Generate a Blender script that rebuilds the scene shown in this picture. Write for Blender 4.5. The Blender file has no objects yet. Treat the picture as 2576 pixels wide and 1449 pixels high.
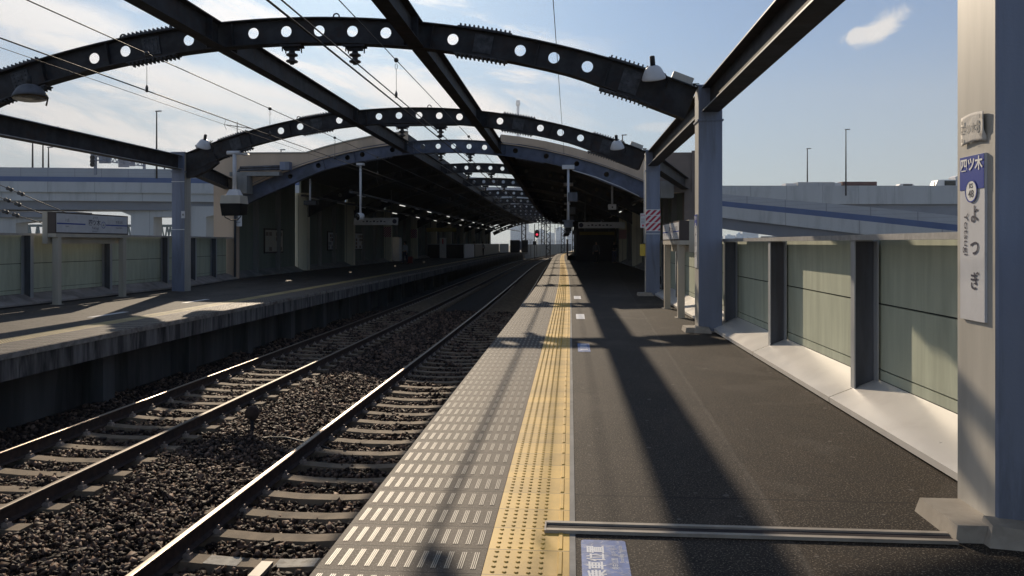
import bpy, bmesh, math, random
import numpy as np
from mathutils import Vector, Matrix

random.seed(4)
RNG = np.random.default_rng(11)
S = bpy.context.scene
R = math.radians
# ------------------------------------------------------------------ camera
EYE = 1.56
TH = R(4.34)
CT, ST = math.cos(TH), math.sin(TH)
F = 1936.0
cam_d = bpy.data.cameras.new("camera")
cam = bpy.data.objects.new("camera", cam_d)
S.collection.objects.link(cam)
cam.location = (0, 0, EYE)
cam.rotation_euler = (R(90), 0, TH)
cam_d.sensor_width = 36
cam_d.lens = 36 * F / 2576
cam_d.shift_y = -112.5 / 2576
cam_d.clip_start = 0.05
cam_d.clip_end = 12000
S.camera = cam
# ------------------------------------------------------------------ sun, sky, exposure
SUN_EL = R(24.7)
SUN_AZ = R(-18.0)          # from +Y towards +X; the sun stands ahead, a little left
sd = Vector((math.sin(SUN_AZ) * math.cos(SUN_EL), math.cos(SUN_AZ) * math.cos(SUN_EL), math.sin(SUN_EL)))
sl = bpy.data.lights.new("sun", 'SUN')
sl.energy = 5.0
sl.angle = R(0.53)
sl.color = (1.0, 0.83, 0.62)
so = bpy.data.objects.new("sun", sl)
so.rotation_euler = (-sd).to_track_quat('-Z', 'Y').to_euler()
so.location = (0, 0, 50)
S.collection.objects.link(so)
w = bpy.data.worlds.new("World")
S.world = w
w.use_nodes = True
wn, wl = w.node_tree.nodes, w.node_tree.links
for n in list(wn):
    wn.remove(n)


class NG:
    """tiny helper for shader node graphs"""
    def __init__(s, nodes, links):
        s.n, s.l = nodes, links

    def node(s, typ, **kw):
        nd = s.n.new(typ)
        for k, v in kw.items():
            setattr(nd, k, v)
        return nd

    def put(s, sock, v):
        if isinstance(v, bpy.types.NodeSocket):
            s.l.new(v, sock)
        elif isinstance(v, (tuple, list)) and len(v) == 3 and sock.type == 'RGBA':
            sock.default_value = (*v, 1)
        else:
            sock.default_value = v

    def m(s, op, a, b=0.0, c=0.0, clamp=False):
        nd = s.node('ShaderNodeMath', operation=op, use_clamp=clamp)
        s.put(nd.inputs[0], a)
        s.put(nd.inputs[1], b)
        s.put(nd.inputs[2], c)
        return nd.outputs[0]

    def vm(s, op, a, b=(0, 0, 0)):
        nd = s.node('ShaderNodeVectorMath', operation=op)
        s.put(nd.inputs[0], a)
        s.put(nd.inputs[1], b)
        return nd.outputs['Value'] if op in ('DOT_PRODUCT', 'LENGTH') else nd.outputs[0]

    def noise(s, vec, scale, detail=3, rough=0.55, dist=0.0):
        nd = s.node('ShaderNodeTexNoise')
        s.put(nd.inputs['Vector'], vec)
        nd.inputs['Scale'].default_value = scale
        nd.inputs['Detail'].default_value = detail
        nd.inputs['Roughness'].default_value = rough
        nd.inputs['Distortion'].default_value = dist
        return nd.outputs['Fac']

    def rng(s, v, a, b, c=0.0, d=1.0, smooth=True):
        nd = s.node('ShaderNodeMapRange')
        nd.interpolation_type = 'SMOOTHSTEP' if smooth else 'LINEAR'
        s.put(nd.inputs[0], v)
        for i, q in enumerate((a, b, c, d)):
            s.put(nd.inputs[i + 1], q)
        return nd.outputs[0]

    def mix(s, f, a, b, mode='MIX'):
        nd = s.node('ShaderNodeMix', data_type='RGBA', blend_type=mode)
        s.put(nd.inputs[0], f)
        s.put(nd.inputs[6], a)
        s.put(nd.inputs[7], b)
        return nd.outputs[2]


def sky_world():
    g = NG(wn, wl)
    out = g.node('ShaderNodeOutputWorld')
    sky = g.node('ShaderNodeTexSky', sky_type='NISHITA')
    sky.sun_disc = False
    sky.sun_elevation = SUN_EL
    sky.sun_rotation = SUN_AZ
    sky.air_density = 1.0
    sky.dust_density = 0.6
    sky.ozone_density = 1.5
    tc = g.node('ShaderNodeTexCoord')
    d = g.vm('NORMALIZE', tc.outputs['Generated'])
    sp = g.node('ShaderNodeSeparateXYZ')
    g.put(sp.inputs[0], d)
    x, y, z = sp.outputs
    zz = g.m('MAXIMUM', z, 0.03)
    # project the direction on a high cloud layer
    cx = g.m('DIVIDE', x, g.m('ADD', zz, 0.12))
    cy = g.m('DIVIDE', y, g.m('ADD', zz, 0.12))
    cb = g.node('ShaderNodeCombineXYZ')
    g.put(cb.inputs[0], g.m('MULTIPLY', cx, 0.55))
    g.put(cb.inputs[1], g.m('MULTIPLY', cy, 1.0))
    n1 = g.noise(cb.outputs[0], 1.1, 8, 0.62, 0.35)
    n2 = g.noise(g.vm('ADD', cb.outputs[0], (7.3, 2.1, 0)), 4.2, 6, 0.62, 0.5)
    n = g.m('ADD', g.m('MULTIPLY', n1, 0.68), g.m('MULTIPLY', n2, 0.32))
    # more cloud to the left of the track axis, hardly any to the right
    az = g.m('ARCTAN2', x, y)
    left = g.rng(az, 0.06, -0.22, 0.0, 1.0)
    low = g.m('MULTIPLY', g.rng(z, 0.46, 0.22, 0.0, 1.0), g.rng(z, 0.02, 0.12, 0.35, 1.0))
    cov = g.m('MULTIPLY', left, low)
    thr = g.m('SUBTRACT', 0.74, g.m('MULTIPLY', cov, 0.20))
    mk = g.rng(g.m('SUBTRACT', n, thr), 0.0, 0.17)
    sv = g.node('ShaderNodeCombineXYZ')
    g.put(sv.inputs[0], g.m('MULTIPLY', az, 3.2))
    g.put(sv.inputs[1], g.m('ADD', g.m('MULTIPLY', z, 15.0), g.m('MULTIPLY', az, 3.2)))
    n3 = g.noise(sv.outputs[0], 1.25, 8, 0.66, 0.45)
    wisp = g.rng(n3, 0.47, 0.63)
    mk = g.m('MAXIMUM', mk, g.m('MULTIPLY', g.m('MULTIPLY', wisp, g.rng(az, 0.10, -0.10)), g.m('MULTIPLY', low, 0.92)))

    def blob(azc, zc, ra, rz, rot, edge, sc=16):
        a = g.m('SUBTRACT', az, azc)
        b = g.m('SUBTRACT', z, zc)
        c_, s_ = math.cos(rot), math.sin(rot)
        u = g.m('DIVIDE', g.m('ADD', g.m('MULTIPLY', a, c_), g.m('MULTIPLY', b, s_)), ra)
        v = g.m('DIVIDE', g.m('SUBTRACT', g.m('MULTIPLY', b, c_), g.m('MULTIPLY', a, s_)), rz)
        r = g.m('SQRT', g.m('ADD', g.m('MULTIPLY', u, u), g.m('MULTIPLY', v, v)))
        wob = g.noise(d, sc, 6, 0.65, 0.6)
        r = g.m('ADD', r, g.m('MULTIPLY', g.m('SUBTRACT', wob, 0.5), edge))
        return g.rng(r, 1.0, 0.38)
    b1 = blob(0.372, 0.2455, 0.036, 0.0165, 0.45, 1.7, 34)
    b1b = blob(0.350, 0.2390, 0.034, 0.0110, 0.10, 1.8, 34)
    b2 = blob(-0.165, 0.178, 0.19, 0.036, -0.24, 0.9, 10)
    b3 = blob(-0.62, 0.245, 0.16, 0.032, -0.10, 1.2, 8)
    b4 = blob(-0.40, 0.175, 0.24, 0.030, -0.22, 1.4, 10)
    b5 = blob(0.11, 0.147, 0.045, 0.008, 0.0, 1.6, 14)
    tex = g.rng(n3, 0.36, 0.54, 0.55, 1.0)
    b2 = g.m('MULTIPLY', b2, g.rng(n3, 0.30, 0.46, 0.6, 1.0))
    b3 = g.m('MULTIPLY', b3, tex)
    b4 = g.m('MULTIPLY', b4, tex)
    for bb, k in ((b1, .95), (b1b, .9), (b2, 1.0), (b3, .9), (b4, .85), (b5, .35)):
        mk = g.m('MAXIMUM', mk, g.m('MULTIPLY', bb, k))
    sunv = g.vm('DOT_PRODUCT', d, tuple(sd))
    glow = g.m('POWER', g.m('MAXIMUM', sunv, 0.0), 14.0)
    cb_ = g.m('ADD', 7.8, g.m('MULTIPLY', glow, 5.0))
    cc = g.node('ShaderNodeCombineXYZ')
    for i, k in enumerate((1.0, 0.965, 0.935)):
        g.put(cc.inputs[i], g.m('MULTIPLY', cb_, k))
    # thin high haze that whitens the sky towards the horizon and on the cloudy side
    veil = g.m('ADD', g.m('MULTIPLY', g.rng(z, 0.26, 0.0), 0.75), g.m('MULTIPLY', left, 0.22), clamp=True)
    vc = g.node('ShaderNodeCombineXYZ')
    for i, k in enumerate((4.6, 5.05, 5.4)):
        vc.inputs[i].default_value = k
    skc = g.mix(1.0, sky.outputs[0], (0.42, 0.61, 0.80), 'MULTIPLY')
    base = g.mix(veil, skc, vc.outputs[0])
    col = g.mix(mk, base, cc.outputs[0])
    bg = g.node('ShaderNodeBackground')
    g.put(bg.inputs[0], col)
    bg.inputs[1].default_value = 0.10
    g.l.new(bg.outputs[0], out.inputs[0])


sky_world()
S.view_settings.view_transform = 'Standard'
S.view_settings.look = 'None'
S.view_settings.exposure = 0.35
S.view_settings.gamma = 1
S.render.film_transparent = False
try:
    S.cycles.use_denoising = True
    S.cycles.max_bounces = 6
    S.cycles.diffuse_bounces = 3
    S.cycles.volume_bounces = 0
    S.cycles.sample_clamp_indirect = 4
except Exception:
    pass

# ------------------------------------------------------------------ projections from the camera's place
def at(px, py, d):
    l = (px - 1288) / F * d
    return Vector((l * CT - d * ST, d * CT + l * ST, EYE - (py - 612) / F * d))


def depth_at(px, X):
    return X / ((px - 1288) / F * CT - ST)


_BY = [0, 20, 35, 52, 79, 107, 130, 152, 175, 200, 260]
_BX = [0, 0, -.08, -.28, -.62, -.72, -.15, .75, 2.3, 4.6, 13]


def bend(y):
    if y <= 20:
        return 0.0
    for i in range(len(_BY) - 1):
        if y <= _BY[i + 1] or i == len(_BY) - 2:
            p1, p2 = _BX[i], _BX[i + 1]
            p0 = _BX[i - 1]
            p3 = _BX[min(i + 2, len(_BX) - 1)]
            h = _BY[i + 1] - _BY[i]
            t = (y - _BY[i]) / h
            m1 = (p2 - p0) / (_BY[i + 1] - _BY[i - 1]) * h if i > 0 else 0
            m2 = (p3 - p1) / (_BY[min(i + 2, len(_BY) - 1)] - _BY[i]) * h
            t2, t3 = t * t, t * t * t
            return (2*t3 - 3*t2 + 1)*p1 + (t3 - 2*t2 + t)*m1 + (-2*t3 + 3*t2)*p2 + (t3 - t2)*m2
    return 0.0


# ------------------------------------------------------------------ mesh builder
COL = S.collection
WORLD = {}


class MB:
    def __init__(s):
        s.v, s.f, s.mi, s.sm = [], [], [], []

    def face(s, idx, mi=0, sm=False):
        s.f.append(tuple(idx)); s.mi.append(mi); s.sm.append(sm)

    def hexa(s, c, mi=0):
        b = len(s.v)
        s.v += [tuple(p) for p in c]
        for q in ((0, 3, 2, 1), (4, 5, 6, 7), (0, 1, 5, 4), (1, 2, 6, 5), (2, 3, 7, 6), (3, 0, 4, 7)):
            s.face([b + i for i in q], mi)
        return s

    def box(s, x0, x1, y0, y1, z0, z1, mi=0):
        return s.hexa([(x0, y0, z0), (x1, y0, z0), (x1, y1, z0), (x0, y1, z0),
                       (x0, y0, z1), (x1, y0, z1), (x1, y1, z1), (x0, y1, z1)], mi)

    def bar(s, a, b, wd, ht, mi=0, up=(0, 0, 1)):
        a, b = Vector(a), Vector(b)
        t = (b - a).normalized()
        u = Vector(up)
        sd_ = t.cross(u)
        if sd_.length < 1e-4:
            sd_ = t.cross(Vector((0, 1, 0)))
        sd_.normalize()
        u = sd_.cross(t).normalized()
        o = [(-1, -1), (1, -1), (1, 1), (-1, 1)]
        c = [a + sd_ * (wd / 2 * i) + u * (ht / 2 * j) for i, j in o] + [b + sd_ * (wd / 2 * i) + u * (ht / 2 * j) for i, j in o]
        return s.hexa(c, mi)

    def tube(s, pts, r, n=8, mi=0, cap=True, sm=True):
        pts = [Vector(p) for p in pts]
        rs = r if isinstance(r, (list, tuple)) else [r] * len(pts)
        base = len(s.v)
        ref = None
        for i, p in enumerate(pts):
            t = (pts[min(i + 1, len(pts) - 1)] - pts[max(i - 1, 0)])
            if t.length < 1e-6:
                t = Vector((0, 0, 1))
            t.normalize()
            if ref is None:
                ref = Vector((0, 0, 1)) if abs(t.z) < 0.9 else Vector((1, 0, 0))
            sd_ = t.cross(ref).normalized()
            ref = sd_.cross(t).normalized()
            for k in range(n):
                a = 2 * math.pi * k / n
                q = p + sd_ * (math.cos(a) * rs[i]) + ref * (math.sin(a) * rs[i])
                s.v.append(tuple(q))
        for i in range(len(pts) - 1):
            for k in range(n):
                k2 = (k + 1) % n
                s.face([base + i*n + k, base + i*n + k2, base + (i+1)*n + k2, base + (i+1)*n + k], mi, sm)
        if cap:
            s.face([base + k for k in range(n)][::-1], mi)
            s.face([base + (len(pts)-1)*n + k for k in range(n)], mi)
        return s

    def lathe(s, prof, c, n=16, mi=0, axis=(0, 0, 1)):
        ax = Vector(axis).normalized()
        c = Vector(c)
        return s.tube([c + ax * (h + i * 1e-5) for i, (r, h) in enumerate(prof)], [r for r, h in prof], n, mi)

    def prism(s, poly, y0, y1, mi=0):
        """polygon in x,z pushed along y"""
        b = len(s.v)
        n = len(poly)
        s.v += [(x, y0, z) for x, z in poly] + [(x, y1, z) for x, z in poly]
        s.face([b + i for i in range(n)], mi)
        s.face([b + n + i for i in range(n)][::-1], mi)
        for i in range(n):
            j = (i + 1) % n
            s.face([b + j, b + i, b + n + i, b + n + j], mi)
        return s

    def sweep(s, prof, ys, mi=0, dx=0.0, use_bend=True, closed=True, cap=True, zf=None):
        """profile in x,z carried along the bent track axis"""
        b = len(s.v)
        n = len(prof)
        for y in ys:
            o = (bend(y) if use_bend else 0) + dx
            for x, z in prof:
                s.v.append((x + o, y, z))
        for i in range(len(ys) - 1):
            for k in range(n if closed else n - 1):
                k2 = (k + 1) % n
                m = mi[k] if isinstance(mi, (list, tuple)) else mi
                s.face([b + i*n + k, b + i*n + k2, b + (i+1)*n + k2, b + (i+1)*n + k][::-1], m)
        if cap and closed:
            m = mi[0] if isinstance(mi, (list, tuple)) else mi
            s.face([b + k for k in range(n)], m)
            s.face([b + (len(ys)-1)*n + k for k in range(n)][::-1], m)
        return s

    def build(s, name, mats, parent=None, origin=None):
        if not isinstance(mats, (list, tuple)):
            mats = [mats]
        vs = np.array(s.v, dtype=float)
        if parent is not None:
            org = WORLD[parent.name]
        elif origin is not None:
            org = Vector(origin)
        else:
            lo, hi = vs.min(0), vs.max(0)
            org = Vector(((lo[0] + hi[0]) / 2, (lo[1] + hi[1]) / 2, lo[2]))
        vs = vs - np.array(org)
        me = bpy.data.meshes.new(name)
        me.from_pydata([tuple(q) for q in vs], [], s.f)
        for m in mats:
            me.materials.append(m)
        me.polygons.foreach_set('material_index', s.mi)
        me.polygons.foreach_set('use_smooth', s.sm)
        me.update()
        bm = bmesh.new(); bm.from_mesh(me)
        bmesh.ops.recalc_face_normals(bm, faces=bm.faces)
        bm.to_mesh(me); bm.free()
        o = bpy.data.objects.new(name, me)
        COL.objects.link(o)
        if parent is None:
            o.location = org
        else:
            o.parent = parent
        WORLD[o.name] = org
        return o


def thing(name, loc, label, cat, group=None):
    o = bpy.data.objects.new(name, None)
    o.empty_display_size = 0.2
    COL.objects.link(o)
    o.location = loc
    WORLD[o.name] = Vector(loc)
    return tag(o, label, cat, group)


def tag(o, label, cat, group=None):
    o['label'] = label
    o['category'] = cat
    if group:
        o['group'] = group
    return o


def struct(o, kind='structure'):
    o['kind'] = kind
    return o


def dup(root, delta, label=None):
    r = root.copy(); COL.objects.link(r)
    r.location = root.location + Vector(delta)
    WORLD[r.name] = r.location.copy()
    if label:
        r['label'] = label
    for ch in list(root.children):
        c = ch.copy(); COL.objects.link(c); c.parent = r
        WORLD[c.name] = r.location.copy()
        for gch in list(ch.children):
            q = gch.copy(); COL.objects.link(q); q.parent = c
            WORLD[q.name] = r.location.copy()
    return r


# ------------------------------------------------------------------ materials
def mat(name, col, rough=0.6, metal=0.0, var=0.25, sc=3.0, bump=0.0, bsc=40.0, stain=None, stain_sc=1.5,
        stain_amt=0.5, streak=False, spec=0.5, emit=None, emit_s=0.0, rvar=0.0, joint=0.0, course=0.0):
    m = bpy.data.materials.new(name)
    m.use_nodes = True
    nt = m.node_tree
    b = nt.nodes['Principled BSDF']
    g = NG(nt.nodes, nt.links)
    geo = g.node('ShaderNodeNewGeometry')
    pos = geo.outputs['Position']
    vec = pos
    if streak:
        vec = g.vm('MULTIPLY', pos, (1.0, 1.0, 0.12))
    n1 = g.noise(vec, sc, 5, 0.6)
    dark = tuple(c * (1 - var) for c in col)
    lite = tuple(min(1, c * (1 + var)) for c in col)
    c_ = g.mix(g.rng(n1, 0.3, 0.7), dark, lite)
    if stain is not None:
        n2 = g.noise(vec, stain_sc, 6, 0.65, 0.6)
        c_ = g.mix(g.m('MULTIPLY', g.rng(n2, 0.48, 0.68), stain_amt), c_, stain)
    if joint or course:
        sp_ = g.node('ShaderNodeSeparateXYZ'); g.put(sp_.inputs[0], pos)
        if joint:
            jf = g.m('ABSOLUTE', g.m('SUBTRACT', g.m('FRACT', g.m('DIVIDE', sp_.outputs[0], joint)), 0.5))
            c_ = g.mix(g.m('MULTIPLY', g.rng(jf, 0.5 - .07 / joint, 0.5 - .03 / joint), 0.6), c_, tuple(k * .45 for k in col))
        if course:
            jf = g.m('ABSOLUTE', g.m('SUBTRACT', g.m('FRACT', g.m('DIVIDE', sp_.outputs[2], course)), 0.5))
            c_ = g.mix(g.m('MULTIPLY', g.rng(jf, 0.5 - .05 / course, 0.5 - .02 / course), 0.35), c_, tuple(k * .6 for k in col))
    g.put(b.inputs['Base Color'], c_)
    b.inputs['Metallic'].default_value = metal
    b.inputs['Specular IOR Level'].default_value = spec
    if rvar:
        g.put(b.inputs['Roughness'], g.m('ADD', rough - rvar / 2, g.m('MULTIPLY', n1, rvar)))
    else:
        b.inputs['Roughness'].default_value = rough
    if bump:
        n3 = g.noise(pos, bsc, 3, 0.6)
        bp = g.node('ShaderNodeBump')
        bp.inputs['Strength'].default_value = bump
        bp.inputs['Distance'].default_value = 0.01
        g.put(bp.inputs['Height'], n3)
        g.l.new(bp.outputs[0], b.inputs['Normal'])
    if emit:
        b.inputs['Emission Color'].default_value = (*emit, 1)
        b.inputs['Emission Strength'].default_value = emit_s
    return m


M = {}
M['steel_dark'] = mat('dark_weathered_steel', (0.033, 0.033, 0.037), 0.7, 0, 0.35, 4, stain=(0.045, 0.025, 0.018), stain_sc=3, stain_amt=0.5, spec=0.25)
M['splice'] = mat('dusty_splice_steel', (0.065, 0.067, 0.075), 0.7, 0, 0.4, 7, spec=0.25)
M['steel_blue'] = mat('blue_grey_painted_steel', (0.185, 0.21, 0.285), 0.55, 0, 0.12, 3, bump=0.15, bsc=60, stain=(0.10, 0.11, 0.13), stain_sc=3.2, stain_amt=0.6, streak=True)
M['steel_canopy'] = mat('canopy_beam_paint', (0.10, 0.115, 0.165), 0.6, 0, 0.25, 2, stain=(0.05, 0.055, 0.065), stain_sc=1.2, stain_amt=0.7, spec=0.3)
M['col_light'] = mat('sunlit_face_box_grey', (0.43, 0.405, 0.36), 0.5, 0, 0.12, 4, stain=(0.2, 0.19, 0.17), stain_sc=2, stain_amt=0.35, streak=True)  # box grey, also the sunlight painted on the columns' track faces
M['beige'] = mat('beige_cladding', (0.54, 0.41, 0.30), 0.75, 0, 0.08, 2, stain=(0.3, 0.23, 0.17), stain_sc=1.0, stain_amt=0.4, streak=True)
M['brown'] = mat('brown_cladding', (0.20, 0.155, 0.13), 0.75, 0, 0.1, 2)
M['cream'] = mat('cream_painted_metal', (0.44, 0.40, 0.33), 0.55, 0, 0.08, 3, stain=(0.33, 0.29, 0.24), stain_sc=2, stain_amt=0.3, streak=True)
M['pillar_cream'] = mat('pillar_cream', (0.66, 0.62, 0.49), 0.6, 0, 0.06, 3, stain=(0.5, 0.46, 0.37), stain_sc=2, stain_amt=0.35, streak=True)
M['fence'] = mat('pale_green_panel', (0.425, 0.455, 0.35), 0.6, 0, 0.10, 7, bump=0.1, bsc=150, stain=(0.29, 0.31, 0.235), stain_sc=2.6, stain_amt=0.55, streak=True)
M['post'] = mat('shade_dark_post', (0.085, 0.09, 0.105), 0.65, 0.1, 0.35, 5, bump=0.2, bsc=80, stain=(0.05, 0.042, 0.04), stain_sc=3, stain_amt=0.6, streak=True)  # darkened to paint the shade on the fence post webs
M['post_lit'] = mat('sunlit_flange_pale', (0.36, 0.37, 0.38), 0.5, 0.2, 0.15, 5, streak=True)  # paler, sunlight painted on post flanges and beam edges
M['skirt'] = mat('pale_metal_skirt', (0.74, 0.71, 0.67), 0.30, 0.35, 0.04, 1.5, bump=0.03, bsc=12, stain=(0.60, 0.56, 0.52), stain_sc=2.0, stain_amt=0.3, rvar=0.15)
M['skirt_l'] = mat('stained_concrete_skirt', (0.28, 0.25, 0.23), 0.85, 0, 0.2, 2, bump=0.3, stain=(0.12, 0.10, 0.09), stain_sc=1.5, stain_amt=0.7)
M['cap'] = mat('fence_cap_metal', (0.42, 0.41, 0.40), 0.45, 0.4, 0.12, 12, stain=(0.28, 0.26, 0.25), stain_sc=6, stain_amt=0.5)
M['concrete'] = mat('concrete', (0.24, 0.235, 0.225), 0.85, 0, 0.2, 2, bump=0.3, stain=(0.12, 0.115, 0.105), stain_sc=1, stain_amt=0.6, streak=True)
M['edge_face'] = mat('weathered_platform_edge', (0.13, 0.12, 0.115), 0.9, 0, 0.65, 5.5, bump=0.5, bsc=20, stain=(0.016, 0.014, 0.013), stain_sc=3.6, stain_amt=0.95, streak=True)
M['under'] = mat('dark_retaining_wall', (0.075, 0.072, 0.07), 0.9, 0, 0.35, 2, bump=0.3, stain=(0.02, 0.018, 0.017), stain_sc=1.2, stain_amt=0.8, streak=True)
M['black'] = mat('black_paint', (0.012, 0.012, 0.014), 0.6, 0, 0.1)
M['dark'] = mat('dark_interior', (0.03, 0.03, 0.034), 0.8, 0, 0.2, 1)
M['white'] = mat('white_paint', (0.72, 0.72, 0.71), 0.5, 0, 0.04, 3)
M['offwhite'] = mat('aged_white_paint', (0.58, 0.58, 0.60), 0.45, 0, 0.06, 3, stain=(0.4, 0.39, 0.37), stain_sc=3, stain_amt=0.3)
M['signblue'] = mat('sign_blue', (0.012, 0.04, 0.30), 0.4, 0, 0.03)
M['signink'] = mat('sign_dark_ink', (0.02, 0.02, 0.05), 0.5, 0, 0.02)
M['signbrown'] = mat('dark_brown_metal', (0.045, 0.03, 0.026), 0.5, 0, 0.1)
M['red'] = mat('red_paint', (0.5, 0.02, 0.05), 0.5, 0, 0.06)
M['yellowp'] = mat('yellow_plastic', (0.62, 0.45, 0.06), 0.5, 0, 0.06)
M['yellow_dim'] = mat('dull_yellow_sign', (0.20, 0.15, 0.03), 0.7, 0, 0.06)
M['case_red'] = mat('dark_red_case', (0.14, 0.012, 0.015), 0.5, 0, 0.06)
M['glassdark'] = mat('dark_screen', (0.006, 0.006, 0.007), 0.25, 0, 0.02)
M['rail_side'] = mat('rusty_rail_web', (0.05, 0.028, 0.02), 0.85, 0, 0.4, 12, bump=0.3)
M['rail_top'] = mat('polished_rail_head', (0.26, 0.21, 0.17), 0.42, 1.0, 0.1, 8, rvar=0.12)
M['rail_dull'] = mat('dull_rail_head', (0.16, 0.12, 0.085), 0.6, 0.3, 0.15, 8)
M['sleeper'] = mat('concrete_sleeper', (0.175, 0.128, 0.082), 0.85, 0, 0.22, 6, bump=0.4, bsc=70, stain=(0.10, 0.075, 0.055), stain_sc=4, stain_amt=0.6)
M['clip'] = mat('rail_clip_steel', (0.34, 0.27, 0.22), 0.5, 0.5, 0.3, 20)
M['wire'] = mat('dark_wire', (0.03, 0.03, 0.032), 0.6, 0.2, 0.1)
M['porcelain'] = mat('brown_porcelain', (0.05, 0.045, 0.045), 0.35, 0, 0.2)
M['hw_conc'] = mat('viaduct_concrete', (0.46, 0.47, 0.48), 0.85, 0, 0.06, 0.15, stain=(0.30, 0.305, 0.315), stain_sc=0.5, stain_amt=0.55, streak=True, joint=7.0)
M['hw_grey'] = mat('noise_barrier_grey', (0.36, 0.38, 0.42), 0.7, 0, 0.05, 0.3, stain=(0.30, 0.32, 0.36), stain_sc=0.4, stain_amt=0.4, joint=4.0, course=0.5)
M['hw_blue'] = mat('barrier_blue_stripe', (0.07, 0.115, 0.25), 0.6, 0, 0.08, 0.4)
M['hw_girder'] = mat('girder_blue_grey', (0.24, 0.26, 0.31), 0.7, 0, 0.08, 0.2)
M['far'] = mat('distant_building', (0.74, 0.81, 0.87), 0.8, 0, 0.08, 0.02)  # pale bluish tone paints haze onto the far blocks and tower
M['far2'] = mat('distant_window_band', (0.66, 0.73, 0.80), 0.5, 0, 0.05, 0.05)  # kept close to the wall tone, haze painted into the colour
M['truss'] = mat('green_grey_truss', (0.15, 0.19, 0.19), 0.7, 0, 0.08, 0.5)
M['roof'] = mat('dark_roof_sheet', (0.028, 0.03, 0.036), 0.8, 0, 0.2, 0.6, spec=0.2)
M['wallin'] = mat('dim_wall_panel', (0.17, 0.195, 0.165), 0.8, 0, 0.15, 1.2, streak=True)
M['contred'] = mat('container_brown_red', (0.13, 0.06, 0.055), 0.6, 0, 0.1, 1)
M['tube_lit'] = mat('lit_tube', (0.8, 0.8, 0.8), 0.5, emit=(1.0, 0.98, 0.90), emit_s=0.6)
M['sig_red'] = mat('red_signal_lamp', (0.5, 0.02, 0.05), 0.4, emit=(1.0, 0.06, 0.12), emit_s=0.8)
M['lamp_glass'] = mat('lamp_glass', (0.10, 0.075, 0.045), 0.15, 0, 0.05)
M['plate'] = mat('dirty_floor_cover', (0.33, 0.29, 0.24), 0.6, 0.1, 0.12, 6, stain=(0.2, 0.17, 0.14), stain_sc=5, stain_amt=0.5)
M['groove'] = mat('dark_rubber_groove', (0.04, 0.03, 0.03), 0.7, 0, 0.2)
M['skin'] = mat('skin', (0.45, 0.28, 0.2), 0.6, 0, 0.05)
M['hair'] = mat('black_hair', (0.012, 0.01, 0.01), 0.6, 0, 0.1)
M['shirt_w'] = mat('pale_shirt', (0.42, 0.45, 0.5), 0.8, 0, 0.08)
M['cloth_navy'] = mat('navy_cloth', (0.03, 0.035, 0.08), 0.85, 0, 0.1)
M['cloth_black'] = mat('black_cloth', (0.012, 0.012, 0.014), 0.85, 0, 0.1)
M['cloth_grey'] = mat('grey_cloth', (0.12, 0.12, 0.13), 0.85, 0, 0.1)
M['water'] = mat('river_water', (0.05, 0.07, 0.08), 0.15, 0, 0.1)


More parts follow.
